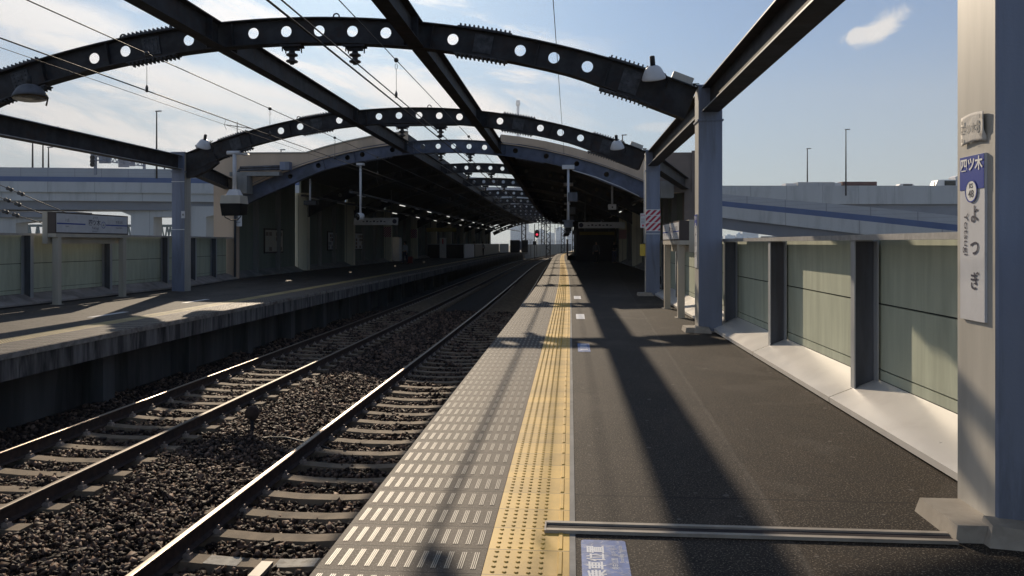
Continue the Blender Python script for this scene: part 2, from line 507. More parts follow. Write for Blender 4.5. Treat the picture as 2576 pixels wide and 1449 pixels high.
def mat_asphalt(name, base, warm, seam_x=None):
    m = bpy.data.materials.new(name)
    m.use_nodes = True
    g = NG(m.node_tree.nodes, m.node_tree.links)
    b = g.n['Principled BSDF']
    pos = g.node('ShaderNodeNewGeometry').outputs['Position']
    sp = g.node('ShaderNodeSeparateXYZ'); g.put(sp.inputs[0], pos)
    fine = g.noise(pos, 85, 2, 0.75)
    mid = g.noise(pos, 14, 5, 0.72)
    big = g.noise(g.vm('MULTIPLY', pos, (1.0, 0.45, 1.0)), 1.1, 5, 0.6, 0.4)
    c = g.mix(g.rng(big, 0.35, 0.68), tuple(k * 0.8 for k in base), tuple(k * 1.22 for k in base))
    if seam_x is not None:
        wob = g.m('SUBTRACT', g.m('ADD', sp.outputs[0], g.m('MULTIPLY', g.noise(pos, 1.5, 2), 0.05)), g.m('MULTIPLY', sp.outputs[1], 0.035))
        side = g.rng(wob, seam_x, seam_x + 0.05)
        c = g.mix(side, c, g.mix(g.rng(g.noise(g.vm('MULTIPLY', pos, (2.0, 0.5, 1)), 2.2, 5, 0.65), 0.35, 0.7), tuple(k * 0.72 for k in warm), tuple(k * 1.15 for k in warm)))
        ln = g.m('MULTIPLY', g.rng(wob, seam_x - .02, seam_x), g.rng(wob, seam_x + .035, seam_x + .012))
        c = g.mix(g.m('MULTIPLY', ln, 0.28), c, (0.10, 0.088, 0.075))
    c = g.mix(g.m('MULTIPLY', g.rng(mid, 0.48, 0.66), 0.75), c, (0.010, 0.008, 0.0065))
    pt_ = g.noise(pos, 0.75, 4, 0.6, 0.8)
    c = g.mix(g.m('MULTIPLY', g.rng(pt_, 0.50, 0.60), 0.35), c, (0.014, 0.011, 0.009))
    c = g.mix(g.m('MULTIPLY', g.rng(pt_, 0.44, 0.34), 0.30), c, (0.085, 0.072, 0.06))
    c = g.mix(g.m('MULTIPLY', g.rng(fine, 0.56, 0.66), 0.9), c, (0.24, 0.20, 0.155))
    c = g.mix(g.m('MULTIPLY', g.rng(fine, 0.42, 0.30), 0.8), c, (0.015, 0.014, 0.013))
    spots = g.noise(pos, 11, 1, 0.4)
    c = g.mix(g.m('MULTIPLY', g.rng(spots, 0.745, 0.76), 0.7), c, (0.14, 0.125, 0.11))
    # cross joints cut in the asphalt
    for yy in (4.80, 12.6, 21.5):
        e = g.m('ABSOLUTE', g.m('SUBTRACT', g.m('ADD', sp.outputs[1], g.m('MULTIPLY', g.noise(pos, 3, 1), 0.02)), yy))
        c = g.mix(g.rng(e, 0.012, 0.006), c, (0.015, 0.012, 0.01))
    g.put(b.inputs['Base Color'], c)
    b.inputs['Roughness'].default_value = 0.78
    b.inputs['Specular IOR Level'].default_value = 0.2
    bp = g.node('ShaderNodeBump')
    bp.inputs['Strength'].default_value = 0.55
    bp.inputs['Distance'].default_value = 0.006
    g.put(bp.inputs['Height'], g.m('ADD', fine, mid))
    g.l.new(bp.outputs[0], b.inputs['Normal'])
    return m


def mat_tile(name, base, period, jw, jcol, rough=0.5, bump=0.15, spark=True):
    m = bpy.data.materials.new(name)
    m.use_nodes = True
    g = NG(m.node_tree.nodes, m.node_tree.links)
    b = g.n['Principled BSDF']
    pos = g.node('ShaderNodeNewGeometry').outputs['Position']
    sp = g.node('ShaderNodeSeparateXYZ'); g.put(sp.inputs[0], pos)
    yy = g.m('DIVIDE', sp.outputs[1], period)
    row = g.m('FLOOR', yy)
    fr = g.m('ABSOLUTE', g.m('SUBTRACT', g.m('FRACT', yy), 0.5))
    j = g.rng(fr, 0.5 - jw / period, 0.5 - jw / period * 0.4)
    wn_ = g.node('ShaderNodeTexWhiteNoise', noise_dimensions='1D')
    g.put(wn_.inputs['W'], row)
    tone = g.m('ADD', 0.86, g.m('MULTIPLY', wn_.outputs[0], 0.28))
    big = g.noise(pos, 2.4, 5, 0.6, 0.3)
    c = g.mix(g.rng(big, 0.3, 0.7), tuple(k * 0.82 for k in base), tuple(k * 1.12 for k in base))
    c = g.mix(1.0, c, tone, 'MULTIPLY')
    if spark:
        fn = g.noise(pos, 160, 2, 0.7)
        c = g.mix(g.m('MULTIPLY', g.rng(fn, 0.58, 0.7), 0.35), c, (0.5, 0.47, 0.42))
    mid = g.noise(pos, 25, 4, 0.65)
    c = g.mix(g.m('MULTIPLY', g.rng(mid, 0.55, 0.75), 0.3), c, tuple(k * 0.5 for k in base))
    c = g.mix(j, c, jcol)
    g.put(b.inputs['Base Color'], c)
    b.inputs['Roughness'].default_value = rough
    b.inputs['Specular IOR Level'].default_value = 0.3
    bp = g.node('ShaderNodeBump')
    bp.inputs['Strength'].default_value = bump
    bp.inputs['Distance'].default_value = 0.004
    g.put(bp.inputs['Height'], g.m('SUBTRACT', g.noise(pos, 120, 2, 0.6), g.m('MULTIPLY', j, 1.5)))
    g.l.new(bp.outputs[0], b.inputs['Normal'])
    return m


def mat_ballast(name, lo, hi):
    m = bpy.data.materials.new(name)
    m.use_nodes = True
    g = NG(m.node_tree.nodes, m.node_tree.links)
    b = g.n['Principled BSDF']
    geo = g.node('ShaderNodeNewGeometry')
    rnd = geo.outputs['Random Per Island']
    c = g.mix(g.m('POWER', rnd, 2.6), lo, hi)
    n = g.noise(geo.outputs['Position'], 60, 3, 0.6)
    c = g.mix(g.m('MULTIPLY', g.rng(n, 0.45, 0.75), 0.5), c, (0.04, 0.026, 0.018))
    g.put(b.inputs['Base Color'], c)
    b.inputs['Roughness'].default_value = 0.7
    b.inputs['Specular IOR Level'].default_value = 0.22
    return m


def mat_stripe():
    m = bpy.data.materials.new('red_white_stripes')
    m.use_nodes = True
    g = NG(m.node_tree.nodes, m.node_tree.links)
    b = g.n['Principled BSDF']
    pos = g.node('ShaderNodeNewGeometry').outputs['Position']
    sp = g.node('ShaderNodeSeparateXYZ'); g.put(sp.inputs[0], pos)
    d = g.m('FRACT', g.m('DIVIDE', g.m('SUBTRACT', g.m('ADD', sp.outputs[0], sp.outputs[1]), sp.outputs[2]), 0.175))
    k = g.m('GREATER_THAN', d, 0.5)
    g.put(b.inputs['Base Color'], g.mix(k, (0.62, 0.60, 0.60), (0.40, 0.02, 0.05)))
    b.inputs['Roughness'].default_value = 0.6
    return m


M['asphalt'] = mat_asphalt('platform_asphalt', (0.034, 0.026, 0.0205), (0.028, 0.0185, 0.0115), 1.02)
M['asphalt_l'] = mat_asphalt('far_platform_asphalt', (0.075, 0.067, 0.06), (0.07, 0.062, 0.055))
M['tile'] = mat_tile('grey_edge_tile', (0.060, 0.045, 0.035), 0.3, 0.006, (0.03, 0.026, 0.022), 0.72, 0.25)
M['tilebar'] = mat('tile_grip_bars', (0.25, 0.215, 0.17), 0.5, 0, 0.1, 10)
M['tactile'] = mat_tile('yellow_tactile_tile', (0.60, 0.385, 0.085), 0.3, 0.005, (0.16, 0.10, 0.03), 0.55, 0.1, False)
M['tactile_pale'] = mat_tile('pale_yellow_tile', (0.36, 0.28, 0.13), 0.3, 0.005, (0.10, 0.075, 0.04), 0.6, 0.1, False)  # paler, duller yellow for the far platform
M['ballast'] = mat_ballast('ballast_stone', (0.014, 0.008, 0.006), (0.24, 0.155, 0.11))
M['bed'] = mat('ballast_bed', (0.022, 0.017, 0.014), 0.95, 0, 0.6, 22, bump=1.0, bsc=30)
M['ground'] = mat('city_ground', (0.13, 0.135, 0.12), 0.9, 0, 0.25, 0.02)
M['stripes'] = mat_stripe()
M['sticker'] = mat('worn_blue_sticker', (0.09, 0.15, 0.36), 0.6, 0, 0.25, 12, stain=(0.38, 0.40, 0.46), stain_sc=26, stain_amt=0.75)
M['sticker_txt'] = mat('sticker_white_lettering', (0.62, 0.64, 0.68), 0.6, 0, 0.1, 15)
M['paper'] = mat('creased_paper_plate', (0.55, 0.52, 0.48), 0.8, 0, 0.06, 9, bump=0.5, bsc=14)
M['inkgrey'] = mat('grey_print', (0.22, 0.22, 0.22), 0.7, 0, 0.1)


# ------------------------------------------------------------------ lettering
def text_mesh(body, size, origin, right, up, depth=0.001, bold=0.0, align='CENTER', sx=1.0, sy=1.0):
    """verts, faces of real extruded letters, laid on a plane in the place"""
    cu = bpy.data.curves.new('t', 'FONT')
    cu.body = body
    cu.size = size
    cu.align_x = align
    cu.align_y = 'CENTER'
    cu.resolution_u = 3
    cu.offset = bold
    ob = bpy.data.objects.new('t', cu)
    COL.objects.link(ob)
    dg = bpy.context.evaluated_depsgraph_get()
    dg.update()
    me = bpy.data.meshes.new_from_object(ob.evaluated_get(dg))
    rt, up = Vector(right).normalized(), Vector(up).normalized()
    nn = rt.cross(up)
    o = Vector(origin) + nn * depth
    vs = [tuple(o + rt * (v.co.x * sx) + up * (v.co.y * sy)) for v in me.vertices]
    fs = [tuple(p.vertices) for p in me.polygons]
    bpy.data.objects.remove(ob)
    bpy.data.meshes.remove(me)
    bpy.data.curves.remove(cu)
    return vs, fs


def add_text(mb, body, size, origin, right, up, mi=0, **kw):
    vs, fs = text_mesh(body, size, origin, right, up, **kw)
    b = len(mb.v)
    mb.v += vs
    for f in fs:
        mb.face([b + i for i in f], mi)
    return mb


def ring(mb, c, right, up, ro, ri, n=28, mi=0, off=0.001):
    rt, u = Vector(right), Vector(up)
    nn = rt.cross(u)
    c = Vector(c) + nn * off
    b = len(mb.v)
    for r in (ro, ri):
        for k in range(n):
            a = 2 * math.pi * k / n
            mb.v.append(tuple(c + rt * (math.cos(a) * r) + u * (math.sin(a) * r)))
    for k in range(n):
        k2 = (k + 1) % n
        mb.face([b + k, b + k2, b + n + k2, b + n + k], mi)


def disc(mb, c, right, up, r, n=28, mi=0, off=0.001):
    rt, u = Vector(right), Vector(up)
    c = Vector(c) + rt.cross(u) * off
    b = len(mb.v)
    for k in range(n):
        a = 2 * math.pi * k / n
        mb.v.append(tuple(c + rt * (math.cos(a) * r) + u * (math.sin(a) * r)))
    mb.face(range(b, b + n), mi)


def yrange(a, b, st):
    n = max(1, int(round((b - a) / st)))
    return [a + (b - a) * i / n for i in range(n + 1)]


ORD = ['nearest', 'second', 'third', 'fourth', 'fifth', 'sixth', 'seventh', 'eighth', 'ninth', 'tenth',
       'eleventh', 'twelfth', 'thirteenth', 'fourteenth', 'fifteenth', 'sixteenth', 'seventeenth', 'eighteenth']

# ================================================================== SETTING
# ground far below the elevated station, reaching the horizon
mb = MB()
mb.box(-3900, 3900, -600, 3900, -9.6, -9.0)
struct(mb.build('ground', M['ground']))
mb = MB()
mb.box(-2500, -60, 215, 520, -8.99, -8.95)
struct(mb.build('river', M['water']))

# viaduct slab under tracks and platforms
mb = MB()
mb.sweep([(-15.2, -9.0), (-15.2, -1.62), (5.6, -1.62), (5.6, -9.0)], yrange(-6, 235, 4))
struct(mb.build('viaduct', M['under']))

XE_R, XE_L = -1.22, -8.0      # platform edges
Y0 = -5.0
YR = 152.0
YL = 140.0
# near platform body
ys = yrange(Y0, YR, 3)
mb = MB()
# outer width changes where the canopy building begins
mb.sweep([(XE_R + .002, -.004), (XE_R + .002, -.33), (-0.35, -.33), (-0.35, -1.62), (3.4, -1.62), (3.4, -.004), (0.022, -.004), (-.426, -.004)],
         ys, mi=[1, 1, 2, 2, 2, 0, 0, 0])
struct(mb.build('near_platform', [M['concrete'], M['edge_face'], M['under']], origin=(0, 0, 0)))
mb = MB()
mb.sweep([(0.02, -.004), (0.02, 0), (3.2, 0), (3.2, -.004)], yrange(Y0, 30, 3))
mb.sweep([(0.02, -.004), (0.02, 0), (5.1, 0), (5.1, -.004)], yrange(30.001, YR, 3))
struct(mb.build('near_platform_paving', M['asphalt'], origin=(0, 0, 0)))
mb = MB()
mb.sweep([(3.4, -1.62), (3.4, -.006), (5.2, -.006), (5.2, -1.62)], yrange(29.6, YR, 3))
struct(mb.build('near_platform_annex', M['concrete'], origin=(0, 0, 0)))
mb = MB()
mb.sweep([(-.004, 0.0), (-.004, .004), (.026, .004), (.026, 0.0)], ys)
struct(mb.build('paving_kerb_strip', M['concrete'], origin=(0, 0, 0)))


def edge_tiles(name, x_edge, sgn, y0, y1, ynear, dots_to, zt=0.0, ym='tactile'):
    """grey grip tiles (0.8 m) and the yellow tactile band (0.4 m) with real bars and studs"""
    yy = yrange(y0, y1, 3)
    xa, xb = sorted((x_edge, x_edge + sgn * .8))
    mb = MB()
    mb.sweep([(xa, zt - .03), (xa, zt + .002), (xb, zt + .002), (xb, zt - .03)], yy)
    y = math.floor(ynear / .3) * .3
    while y < y1 - .3:
        o = bend(y + .15)
        near = y < 22
        for k in range(12):
            xc = x_edge + sgn * (.045 + .0645 * k) + o
            if near:
                for q in (-.0095, 0, .0095):
                    mb.box(xc + q - .0024, xc + q + .0024, y + .05, y + .25, zt + .002, zt + .0045, 1)
            else:
                mb.box(xc - .0075, xc + .0075, y + .05, y + .25, zt + .002, zt + .004, 1)
        y += .3
    struct(mb.build(name + '_edge_tiles', [M['tile'], M['tilebar']], origin=(0, 0, 0)))
    xa, xb = sorted((x_edge + sgn * .803, x_edge + sgn * 1.215))
    mb = MB()
    mb.sweep([(xa, zt - .03), (xa, zt + .003), (xb, zt + .003), (xb, zt - .03)], yy)
    # guide bar on the side away from the edge, one per tile
    y = math.floor(ynear / .3) * .3
    while y < y1 - .3:
        o = bend(y + .15)
        xg = x_edge + sgn * (.815 + .355) + o
        if y < 60:
            a_, b_ = sorted((xg - sgn * .013, xg + sgn * .013))
            mb.hexa([(a_, y + .012, zt + .003), (b_, y + .012, zt + .003), (b_, y + .288, zt + .003), (a_, y + .288, zt + .003),
                     (a_ + .005, y + .02, zt + .008), (b_ - .005, y + .02, zt + .008), (b_ - .005, y + .28, zt + .008), (a_ + .005, y + .28, zt + .008)])
        if y < dots_to:
            for i in range(5):
                yc = y + .03 + .06 * i
                for k in range(5):
                    xc = x_edge + sgn * (.815 + .035 + .057 * k) + o
                    n = 8 if y < 12 else 5
                    b = len(mb.v)
                    for r_, h_ in ((.0125, .003), (.0075, .0082)):
                        for q in range(n):
                            a = 6.2832 * q / n
                            mb.v.append((xc + math.cos(a) * r_, yc + math.sin(a) * r_, zt + h_))
                    for q in range(n):
                        q2 = (q + 1) % n
                        mb.face([b + q, b + q2, b + n + q2, b + n + q])
                    mb.face([b + n + q for q in range(n)])
        y += .3
    struct(mb.build(name + '_tactile_paving', M[ym], origin=(0, 0, 0)))


edge_tiles('near_platform', XE_R, 1, Y0, YR, 2.7, 55)
edge_tiles('far_platform', XE_L, -1, -2, YL, 9.0, 30, 0.002, 'tactile_pale')

# opposite platform (surface rises a little away from the track)
ys = yrange(-2, YL, 3)
mb = MB()
mb.sweep([(-8.002, -.004), (-8.002, -.40), (-8.75, -.40), (-8.75, -1.62), (-14.9, -1.62), (-14.9, .115), (-9.23, -.002)],
         ys, mi=[1, 0, 2, 2, 2, 0, 0])
struct(mb.build('far_platform', [M['concrete'], M['edge_face'], M['under']], origin=(0, 0, 0)))
mb = MB()
mb.sweep([(-9.22, -.002), (-9.22, .003), (-14.8, .122), (-14.8, .116)], ys)
struct(mb.build('far_platform_paving', M['asphalt_l'], origin=(0, 0, 0)))
mb = MB()
mb.sweep([(-7.975, -.085), (-7.975, -.001), (-8.0, -.001), (-8.0, -.085)], ys)
struct(mb.build('far_platform_edge_lip', mat('pale_concrete_lip', (0.25, 0.225, 0.20), 0.9, 0, 0.3, 6, bump=0.4, stain=(0.09, 0.06, 0.045), stain_sc=4, stain_amt=0.7), origin=(0, 0, 0)))
# white line at the back of the yellow band, in two worn dashes
mb = MB()
for y_ in (15.3, 19.2):
    mb.box(-10.05, -9.9, y_, y_ + 1.3, .0165, .0205)
struct(mb.build('worn_white_floor_marks', M['offwhite'], origin=(0, 0, 0)))
# recessed piers in the wall under the opposite platform
mb = MB()
for i in range(16):
    yy_ = 7 + i * 3.1
    mb.box(-8.75 + bend(yy_), -8.35 + bend(yy_), yy_, yy_ + .35, -1.6, -.402)
struct(mb.build('far_platform_supports', M['under'], origin=(0, 0, 0)))

# track bed
mb = MB()
mb.sweep([(-8.75, -1.62), (-8.75, -1.34), (-7.9, -1.36), (-5.7, -1.37), (-4.62, -1.31), (-3.5, -1.37), (-1.3, -1.36), (-.36, -1.34), (-.36, -1.62)],
         yrange(0, 230, 2))
struct(mb.build('track_bed', M['bed'], origin=(0, 0, 0)))

# loose ballast stones
def ballast():
    ico = np.array([(-1, -1, -1), (1, -1, -1), (1, 1, -1), (-1, 1, -1), (-1, -1, 1), (1, -1, 1), (1, 1, 1), (-1, 1, 1)]) * .72
    fac = np.array([(0, 2, 1), (0, 3, 2), (4, 5, 6), (4, 6, 7), (0, 1, 5), (0, 5, 4), (1, 2, 6), (1, 6, 5), (2, 3, 7), (2, 7, 6), (3, 0, 4), (3, 4, 7)])
    P, Sz = [], []
    for (ya, yb, dens, sz) in ((5.0, 11, 760, .0265), (11, 18, 600, .030), (18, 32, 250, .043)):
        n = int((yb - ya) * 7.2 * dens)
        x = RNG.uniform(-8.6, -1.4, n)
        y = RNG.uniform(ya, yb, n)
        s = sz * RNG.uniform(.55, 1.35, n)
        keep = np.ones(n, bool)
        for rx in (-7.25, -5.72, -3.53, -2.02):
            keep &= ~((np.abs(x - rx) < .075))
        # sleepers stay swept clean
        k = np.abs(((y - .1) / .6) - np.round((y - .1) / .6)) * .6
        onsl = (k < .125) & (((x > -7.55) & (x < -5.40)) | ((x > -3.85) & (x < -1.7)))
        keep &= ~(onsl & (RNG.random(n) > .035))
        x, y, s = x[keep], y[keep], s[keep]
        mound = np.where((x > -5.4) & (x < -3.85), .045, 0.0) * np.cos((x + 4.62) / .78 * 1.4)
        z = -1.36 + mound + RNG.uniform(-.01, .055, len(x)) + .02 * np.sin(x * 5 + y * 2.3)
        P.append(np.stack([x, y, z], 1)); Sz.append(s)
    P = np.concatenate(P); Sz = np.concatenate(Sz)
    n = len(P)
    ax = RNG.normal(size=(n, 3)); ax /= np.linalg.norm(ax, axis=1)[:, None]
    an = RNG.uniform(0, 6.28, n)
    sc = RNG.uniform(.6, 1.3, (n, 3)) * np.array([1.15, 1.0, .75]) * Sz[:, None]
    V = (ico[None] + RNG.uniform(-.45, .45, (n, 8, 3))) * sc[:, None, :]
    c, s_ = np.cos(an)[:, None, None], np.sin(an)[:, None, None]
    A = ax[:, None, :]
    V = V * c + np.cross(np.broadcast_to(A, V.shape), V) * s_ + A * (np.sum(A * V, 2, keepdims=True)) * (1 - c)
    V += P[:, None, :]
    V = V.reshape(-1, 3)
    Fc = (fac[None] + (np.arange(n) * 8)[:, None, None]).reshape(-1, 3)
    me = bpy.data.meshes.new('ballast')
    me.vertices.add(len(V)); me.vertices.foreach_set('co', V.ravel())
    me.loops.add(Fc.size); me.loops.foreach_set('vertex_index', Fc.ravel())
    me.polygons.add(len(Fc)); me.polygons.foreach_set('loop_start', np.arange(0, Fc.size, 3))
    me.polygons.foreach_set('loop_total', np.full(len(Fc), 3))
    me.update(calc_edges=True)
    me.materials.append(M['ballast'])
    o = bpy.data.objects.new('ballast', me)
    COL.objects.link(o)
    struct(o, 'stuff')
    o['label'] = 'dark brown crushed stone ballast between the rails'
    return n


NB = ballast()

# ================================================================== TRACK
RAILS = [(-7.25, 'outer rail of the far track, beside the opposite platform wall'),
         (-5.72, 'inner rail of the far track, next to the middle ballast'),
         (-3.53, 'brightly shining left rail of the near track'),
         (-2.02, 'right rail of the near track, tucked under the platform edge')]
for rx, lab in RAILS:
    t = thing('rail', (rx, 4, -1.27), lab, 'rail', 'running rails')
    yy = yrange(2, 225, 2.5)
    pr = [(-.062, -1.272), (.062, -1.272), (.062, -1.262), (.012, -1.245), (.009, -1.15), (.030, -1.138), (.0325, -1.112), (-.0325, -1.112), (-.030, -1.138), (-.009, -1.15), (-.012, -1.245), (-.062, -1.262)]
    MB().sweep([(x + rx, z) for x, z in pr], yy).build('rail_web', M['rail_side'], t)
    MB().sweep([(rx - .0325, -1.1118), (rx + .0325, -1.1118), (rx + .030, -1.103), (rx + .017, -1.0985), (rx - .017, -1.0985), (rx - .030, -1.103)], yy).build('rail_head', M['rail_dull' if rx == -5.72 else 'rail_top'], t)

# concrete sleepers
def make_sleeper(xc, y, label, group):
    t = thing('sleeper', (xc, y, -1.36), label, 'sleeper', group)
    m_ = MB()
    for a, b, za, zb in ((-1.06, -.62, -1.275, -1.275), (-.62, -.25, -1.275, -1.300), (-.25, .25, -1.300, -1.300), (.25, .62, -1.300, -1.275), (.62, 1.06, -1.275, -1.275)):
        m_.hexa([(xc + a, y - .13, -1.43), (xc + b, y - .13, -1.43), (xc + b, y + .13, -1.43), (xc + a, y + .13, -1.43),
                 (xc + a, y - .095, za), (xc + b, y - .095, zb), (xc + b, y + .095, zb), (xc + a, y + .095, za)])
    m_.build('sleeper_body', M['sleeper'], t)
    for q in (-.76, .76):
        for e in (-.095, .095):
            cx = xc + q + e
            c = MB()
            c.hexa([(cx - .045, y - .04, -1.275), (cx + .045, y - .04, -1.275), (cx + .045, y + .04, -1.275), (cx - .045, y + .04, -1.275),
                    (cx - .03, y - .03, -1.235), (cx + .03, y - .03, -1.235), (cx + .03, y + .03, -1.235), (cx - .03, y + .03, -1.235)])
            c.lathe([(.014, 0), (.014, .035), (.006, .038)], (cx, y, -1.235), 6)
            c.build('rail_clip', M['clip'], t)
    return t


for (xc, lab, grp, y_a, n_) in ((-2.775, 'concrete sleeper of the near track set in dark ballast', 'sleepers of the near track', 4.3, 150),
                                (-6.485, 'concrete sleeper of the far track set in dark ballast', 'sleepers of the far track', 6.1, 145)):
    s0 = make_sleeper(xc, y_a, lab, grp)
    for i in range(1, n_):
        y_ = y_a + .6 * i
        if y_ < 50:
            dup(s0, (bend(y_), .6 * i, 0))
        else:
            r_ = s0.copy(); COL.objects.link(r_); r_.location = s0.location + Vector((bend(y_), .6 * i, 0))
            c0 = [c for c in s0.children if c.name.startswith('sleeper_body')][0].copy()
            COL.objects.link(c0); c0.parent = r_
mb = MB()
for xc, y_a in ((-2.775, 4.3 + 150 * .6), (-6.485, 6.1 + 145 * .6)):
    y_ = y_a
    while y_ < 200:
        mb.box(xc - 1.06 + bend(y_), xc + 1.06 + bend(y_), y_ - .1, y_ + .1, -1.4, -1.277)
        y_ += .6
o = mb.build('distant_sleepers', M['sleeper'], origin=(0, 0, 0))
struct(o, 'stuff')
o['label'] = 'far run of concrete sleepers where the track curves away'

mb = MB()
ysl = 4.3 + .6 * 4
def zsl(x):
    a = abs(x + 2.775)
    return -1.300 + .025 * max(0, min(1, (a - .25) / .37)) + .004
for xs_ in ((-3.26, -3.10, -2.95), (-2.62, -2.52, -2.25)):
    for xa_, xb_ in zip(xs_[:-1], xs_[1:]):
        mb.hexa([(xa_, ysl - .09, zsl(xa_) - .003), (xb_, ysl - .09, zsl(xb_) - .003), (xb_, ysl + .09, zsl(xb_) - .003), (xa_, ysl + .09, zsl(xa_) - .003),
                 (xa_, ysl - .09, zsl(xa_)), (xb_, ysl - .09, zsl(xb_)), (xb_, ysl + .09, zsl(xb_)), (xa_, ysl + .09, zsl(xa_))])
struct(mb.build('painted_sleeper_marks', mat('worn_sleeper_paint', (0.34, 0.32, 0.28), 0.8, 0, 0.2, 14, stain=(0.17, 0.14, 0.11), stain_sc=12, stain_amt=0.7), origin=(0, 0, 0)))
# white marker board leaning on a sleeper of the near track
t = thing('track_marker', tuple(at(655, 1425, 6.35)[:2]) + (-1.3,), 'short whitish marker plate on a stub post between the near rails', 'marker')
p = WORLD[t.name]
MB().box(p.x - .05, p.x + .05, p.y - .05, p.y + .05, -1.33, -1.16).build('stub_post', M['steel_dark'], t)
MB().box(p.x - .05, p.x + .05, p.y - .14, p.y + .15, -1.16, -1.125).build('marker_plate', M['plate'], t)
t = thing('trackside_relay', (-4.75, 11.2, -1.34), 'small dark round trackside relay on a stake between the tracks', 'trackside device')
MB().box(-4.775, -4.725, 11.18, 11.22, -1.36, -1.0).build('stake', M['steel_dark'], t)
MB().lathe([(.02, -.05), (.10, -.045), (.11, 0), (.10, .045), (.02, .05)], (-4.75, 11.2, -.98), 14, axis=(0, 1, 0)).build('relay_case', M['rail_side'], t)
m_ = MB()
m_.tube([(-4.75, 11.2, -1.28), (-4.5, 10.9, -1.27), (-4.1, 10.85, -1.25), (-3.6, 10.6, -1.27), (-3.3, 10.4, -1.28)], .014, 6)
tag(m_.build('ballast_cable', M['wire']), 'thin cable lying over the ballast from the round relay towards the near track', 'cable')

# ================================================================== PORTAL ARCHES
XC, RT, ZT_ = -4.95, 19.2, 5.70
COLX_R, COLX_L = 2.24, -12.38


def arc_pt(s, off):
    """s along the arc from the crown, off = distance below the top flange"""
    a = s / RT
    r = RT - off
    return XC + r * math.sin(a), ZT_ - RT + r * math.cos(a)


def arc_s(x):
    return RT * math.asin((x - XC) / RT)


def arc_top(x):
    return ZT_ - RT + math.sqrt(RT * RT - (x - XC) ** 2)


def arch_mesh(y, xa, xb, hole_k, hdepth, mats, parent, dark_holes=False):
    m_ = MB()
    sa, sb = arc_s(xa), arc_s(xb)
    pitch = .632
    h0 = -4.62

    def dep(s):
        return hdepth + .13 * max(0, min(1, (abs(s) - 5.2) / 1.6))
    holes = [arc_s(h0) + pitch * k for k in hole_k]
    th = .008
    ycur = y
    edges = sorted([sa, sb] + [h - .22 for h in holes] + [h + .22 for h in holes])
    spans = []
    for i in range(len(edges) - 1):
        a, b = edges[i], edges[i + 1]
        if b - a < 1e-4:
            continue
        mid = (a + b) / 2
        hh = [h for h in holes if abs(h - mid) < .05]
        spans.append((a, b, hh[0] if hh else None))
    for a, b, h in spans:
        if h is None:
            n = max(1, int((b - a) / .35))
            for i in range(n):
                s0, s1 = a + (b - a) * i / n, a + (b - a) * (i + 1) / n
                for yy_ in (ycur - th, ycur + th):
                    q = []
                    for s_, o_ in ((s0, .0), (s1, .0), (s1, dep(s1)), (s0, dep(s0))):
                        x, z = arc_pt(s_, o_)
                        q.append((x, yy_, z))
                    bi = len(m_.v); m_.v += q
                    m_.face([bi, bi + 1, bi + 2, bi + 3])
        else:
            n = 32
            D = dep(h)
            rr = .102
            oc = D * .48
            bi = len(m_.v)
            for yy_ in (ycur - th, ycur + th):
                inner, outer = [], []
                for k in range(n):
                    an = 2 * math.pi * (k + .5) / n
                    c_, s_ = math.cos(an), math.sin(an)
                    inner.append((h + rr * c_, oc + rr * s_))
                    wx = (b - h) if c_ > 0 else (h - a)
                    wy = (D - oc) if s_ > 0 else oc
                    f = min(wx / abs(c_), wy / abs(s_))
                    outer.append((h + f * c_, oc + f * s_))
                for q in inner + outer:
                    x, z = arc_pt(*q)
                    m_.v.append((x, yy_, z))
            for side in (0, 1):
                o_ = bi + side * 2 * n
                for k in range(n):
                    k2 = (k + 1) % n
                    m_.face([o_ + k, o_ + k2, o_ + n + k2, o_ + n + k])
                # corners
            # corner fill: n is even per quadrant so corners are bridged by small triangles
            for side in (0, 1):
                yy_ = ycur - th if side == 0 else ycur + th
                o_ = bi + side * 2 * n
                for cx_, cy_ in ((b, D), (a, D), (a, 0), (b, 0)):
                    qa = math.atan2(cy_ - oc, cx_ - h) % (2 * math.pi)
                    k = int(math.floor(qa / (2 * math.pi) * n - .5)) % n
                    k2 = (k + 1) % n
                    x, z = arc_pt(cx_, cy_)
                    m_.v.append((x, yy_, z))
                    m_.face([o_ + n + k, o_ + n + k2, len(m_.v) - 1])
            for k in range(n):
                k2 = (k + 1) % n
                m_.face([bi + k, bi + k2, bi + 2 * n + k2, bi + 2 * n + k])
    # flanges
    ns = 44
    for side in (0, 1):
        prof = []
        for i in range(ns + 1):
            s_ = sa + (sb - sa) * i / ns
            o_ = 0 if side == 0 else dep(s_)
            x0, z0 = arc_pt(s_, o_ - .011)
            x1, z1 = arc_pt(s_, o_ + .011)
            prof.append((x0, z0, x1, z1))
        bi = len(m_.v)
        for x0, z0, x1, z1 in prof:
            m_.v += [(x0, ycur - .125, z0), (x0, ycur + .125, z0), (x1, ycur + .125, z1), (x1, ycur - .125, z1)]
        for i in range(ns):
            q = bi + i * 4
            for k in range(4):
                k2 = (k + 1) % 4
                m_.face([q + k, q + k2, q + 4 + k2, q + 4 + k])
        m_.face([bi, bi + 1, bi + 2, bi + 3]); q = bi + ns * 4; m_.face([q, q + 1, q + 2, q + 3])
    # web stiffeners
    for k in (-6.5, -3.4, -2.6, 2.6, 3.4, 6.5, 8.6, -8.6):
        s_ = arc_s(h0) + pitch * k
        if sa + .1 < s_ < sb - .1:
            x0, z0 = arc_pt(s_, .012); x1, z1 = arc_pt(s_, dep(s_) - .012)
            m_.bar((x0, ycur, z0), (x1, ycur, z1), .012, .20, up=(0, 1, 0))
    o = m_.build('arch_beam', mats, parent)
    return o


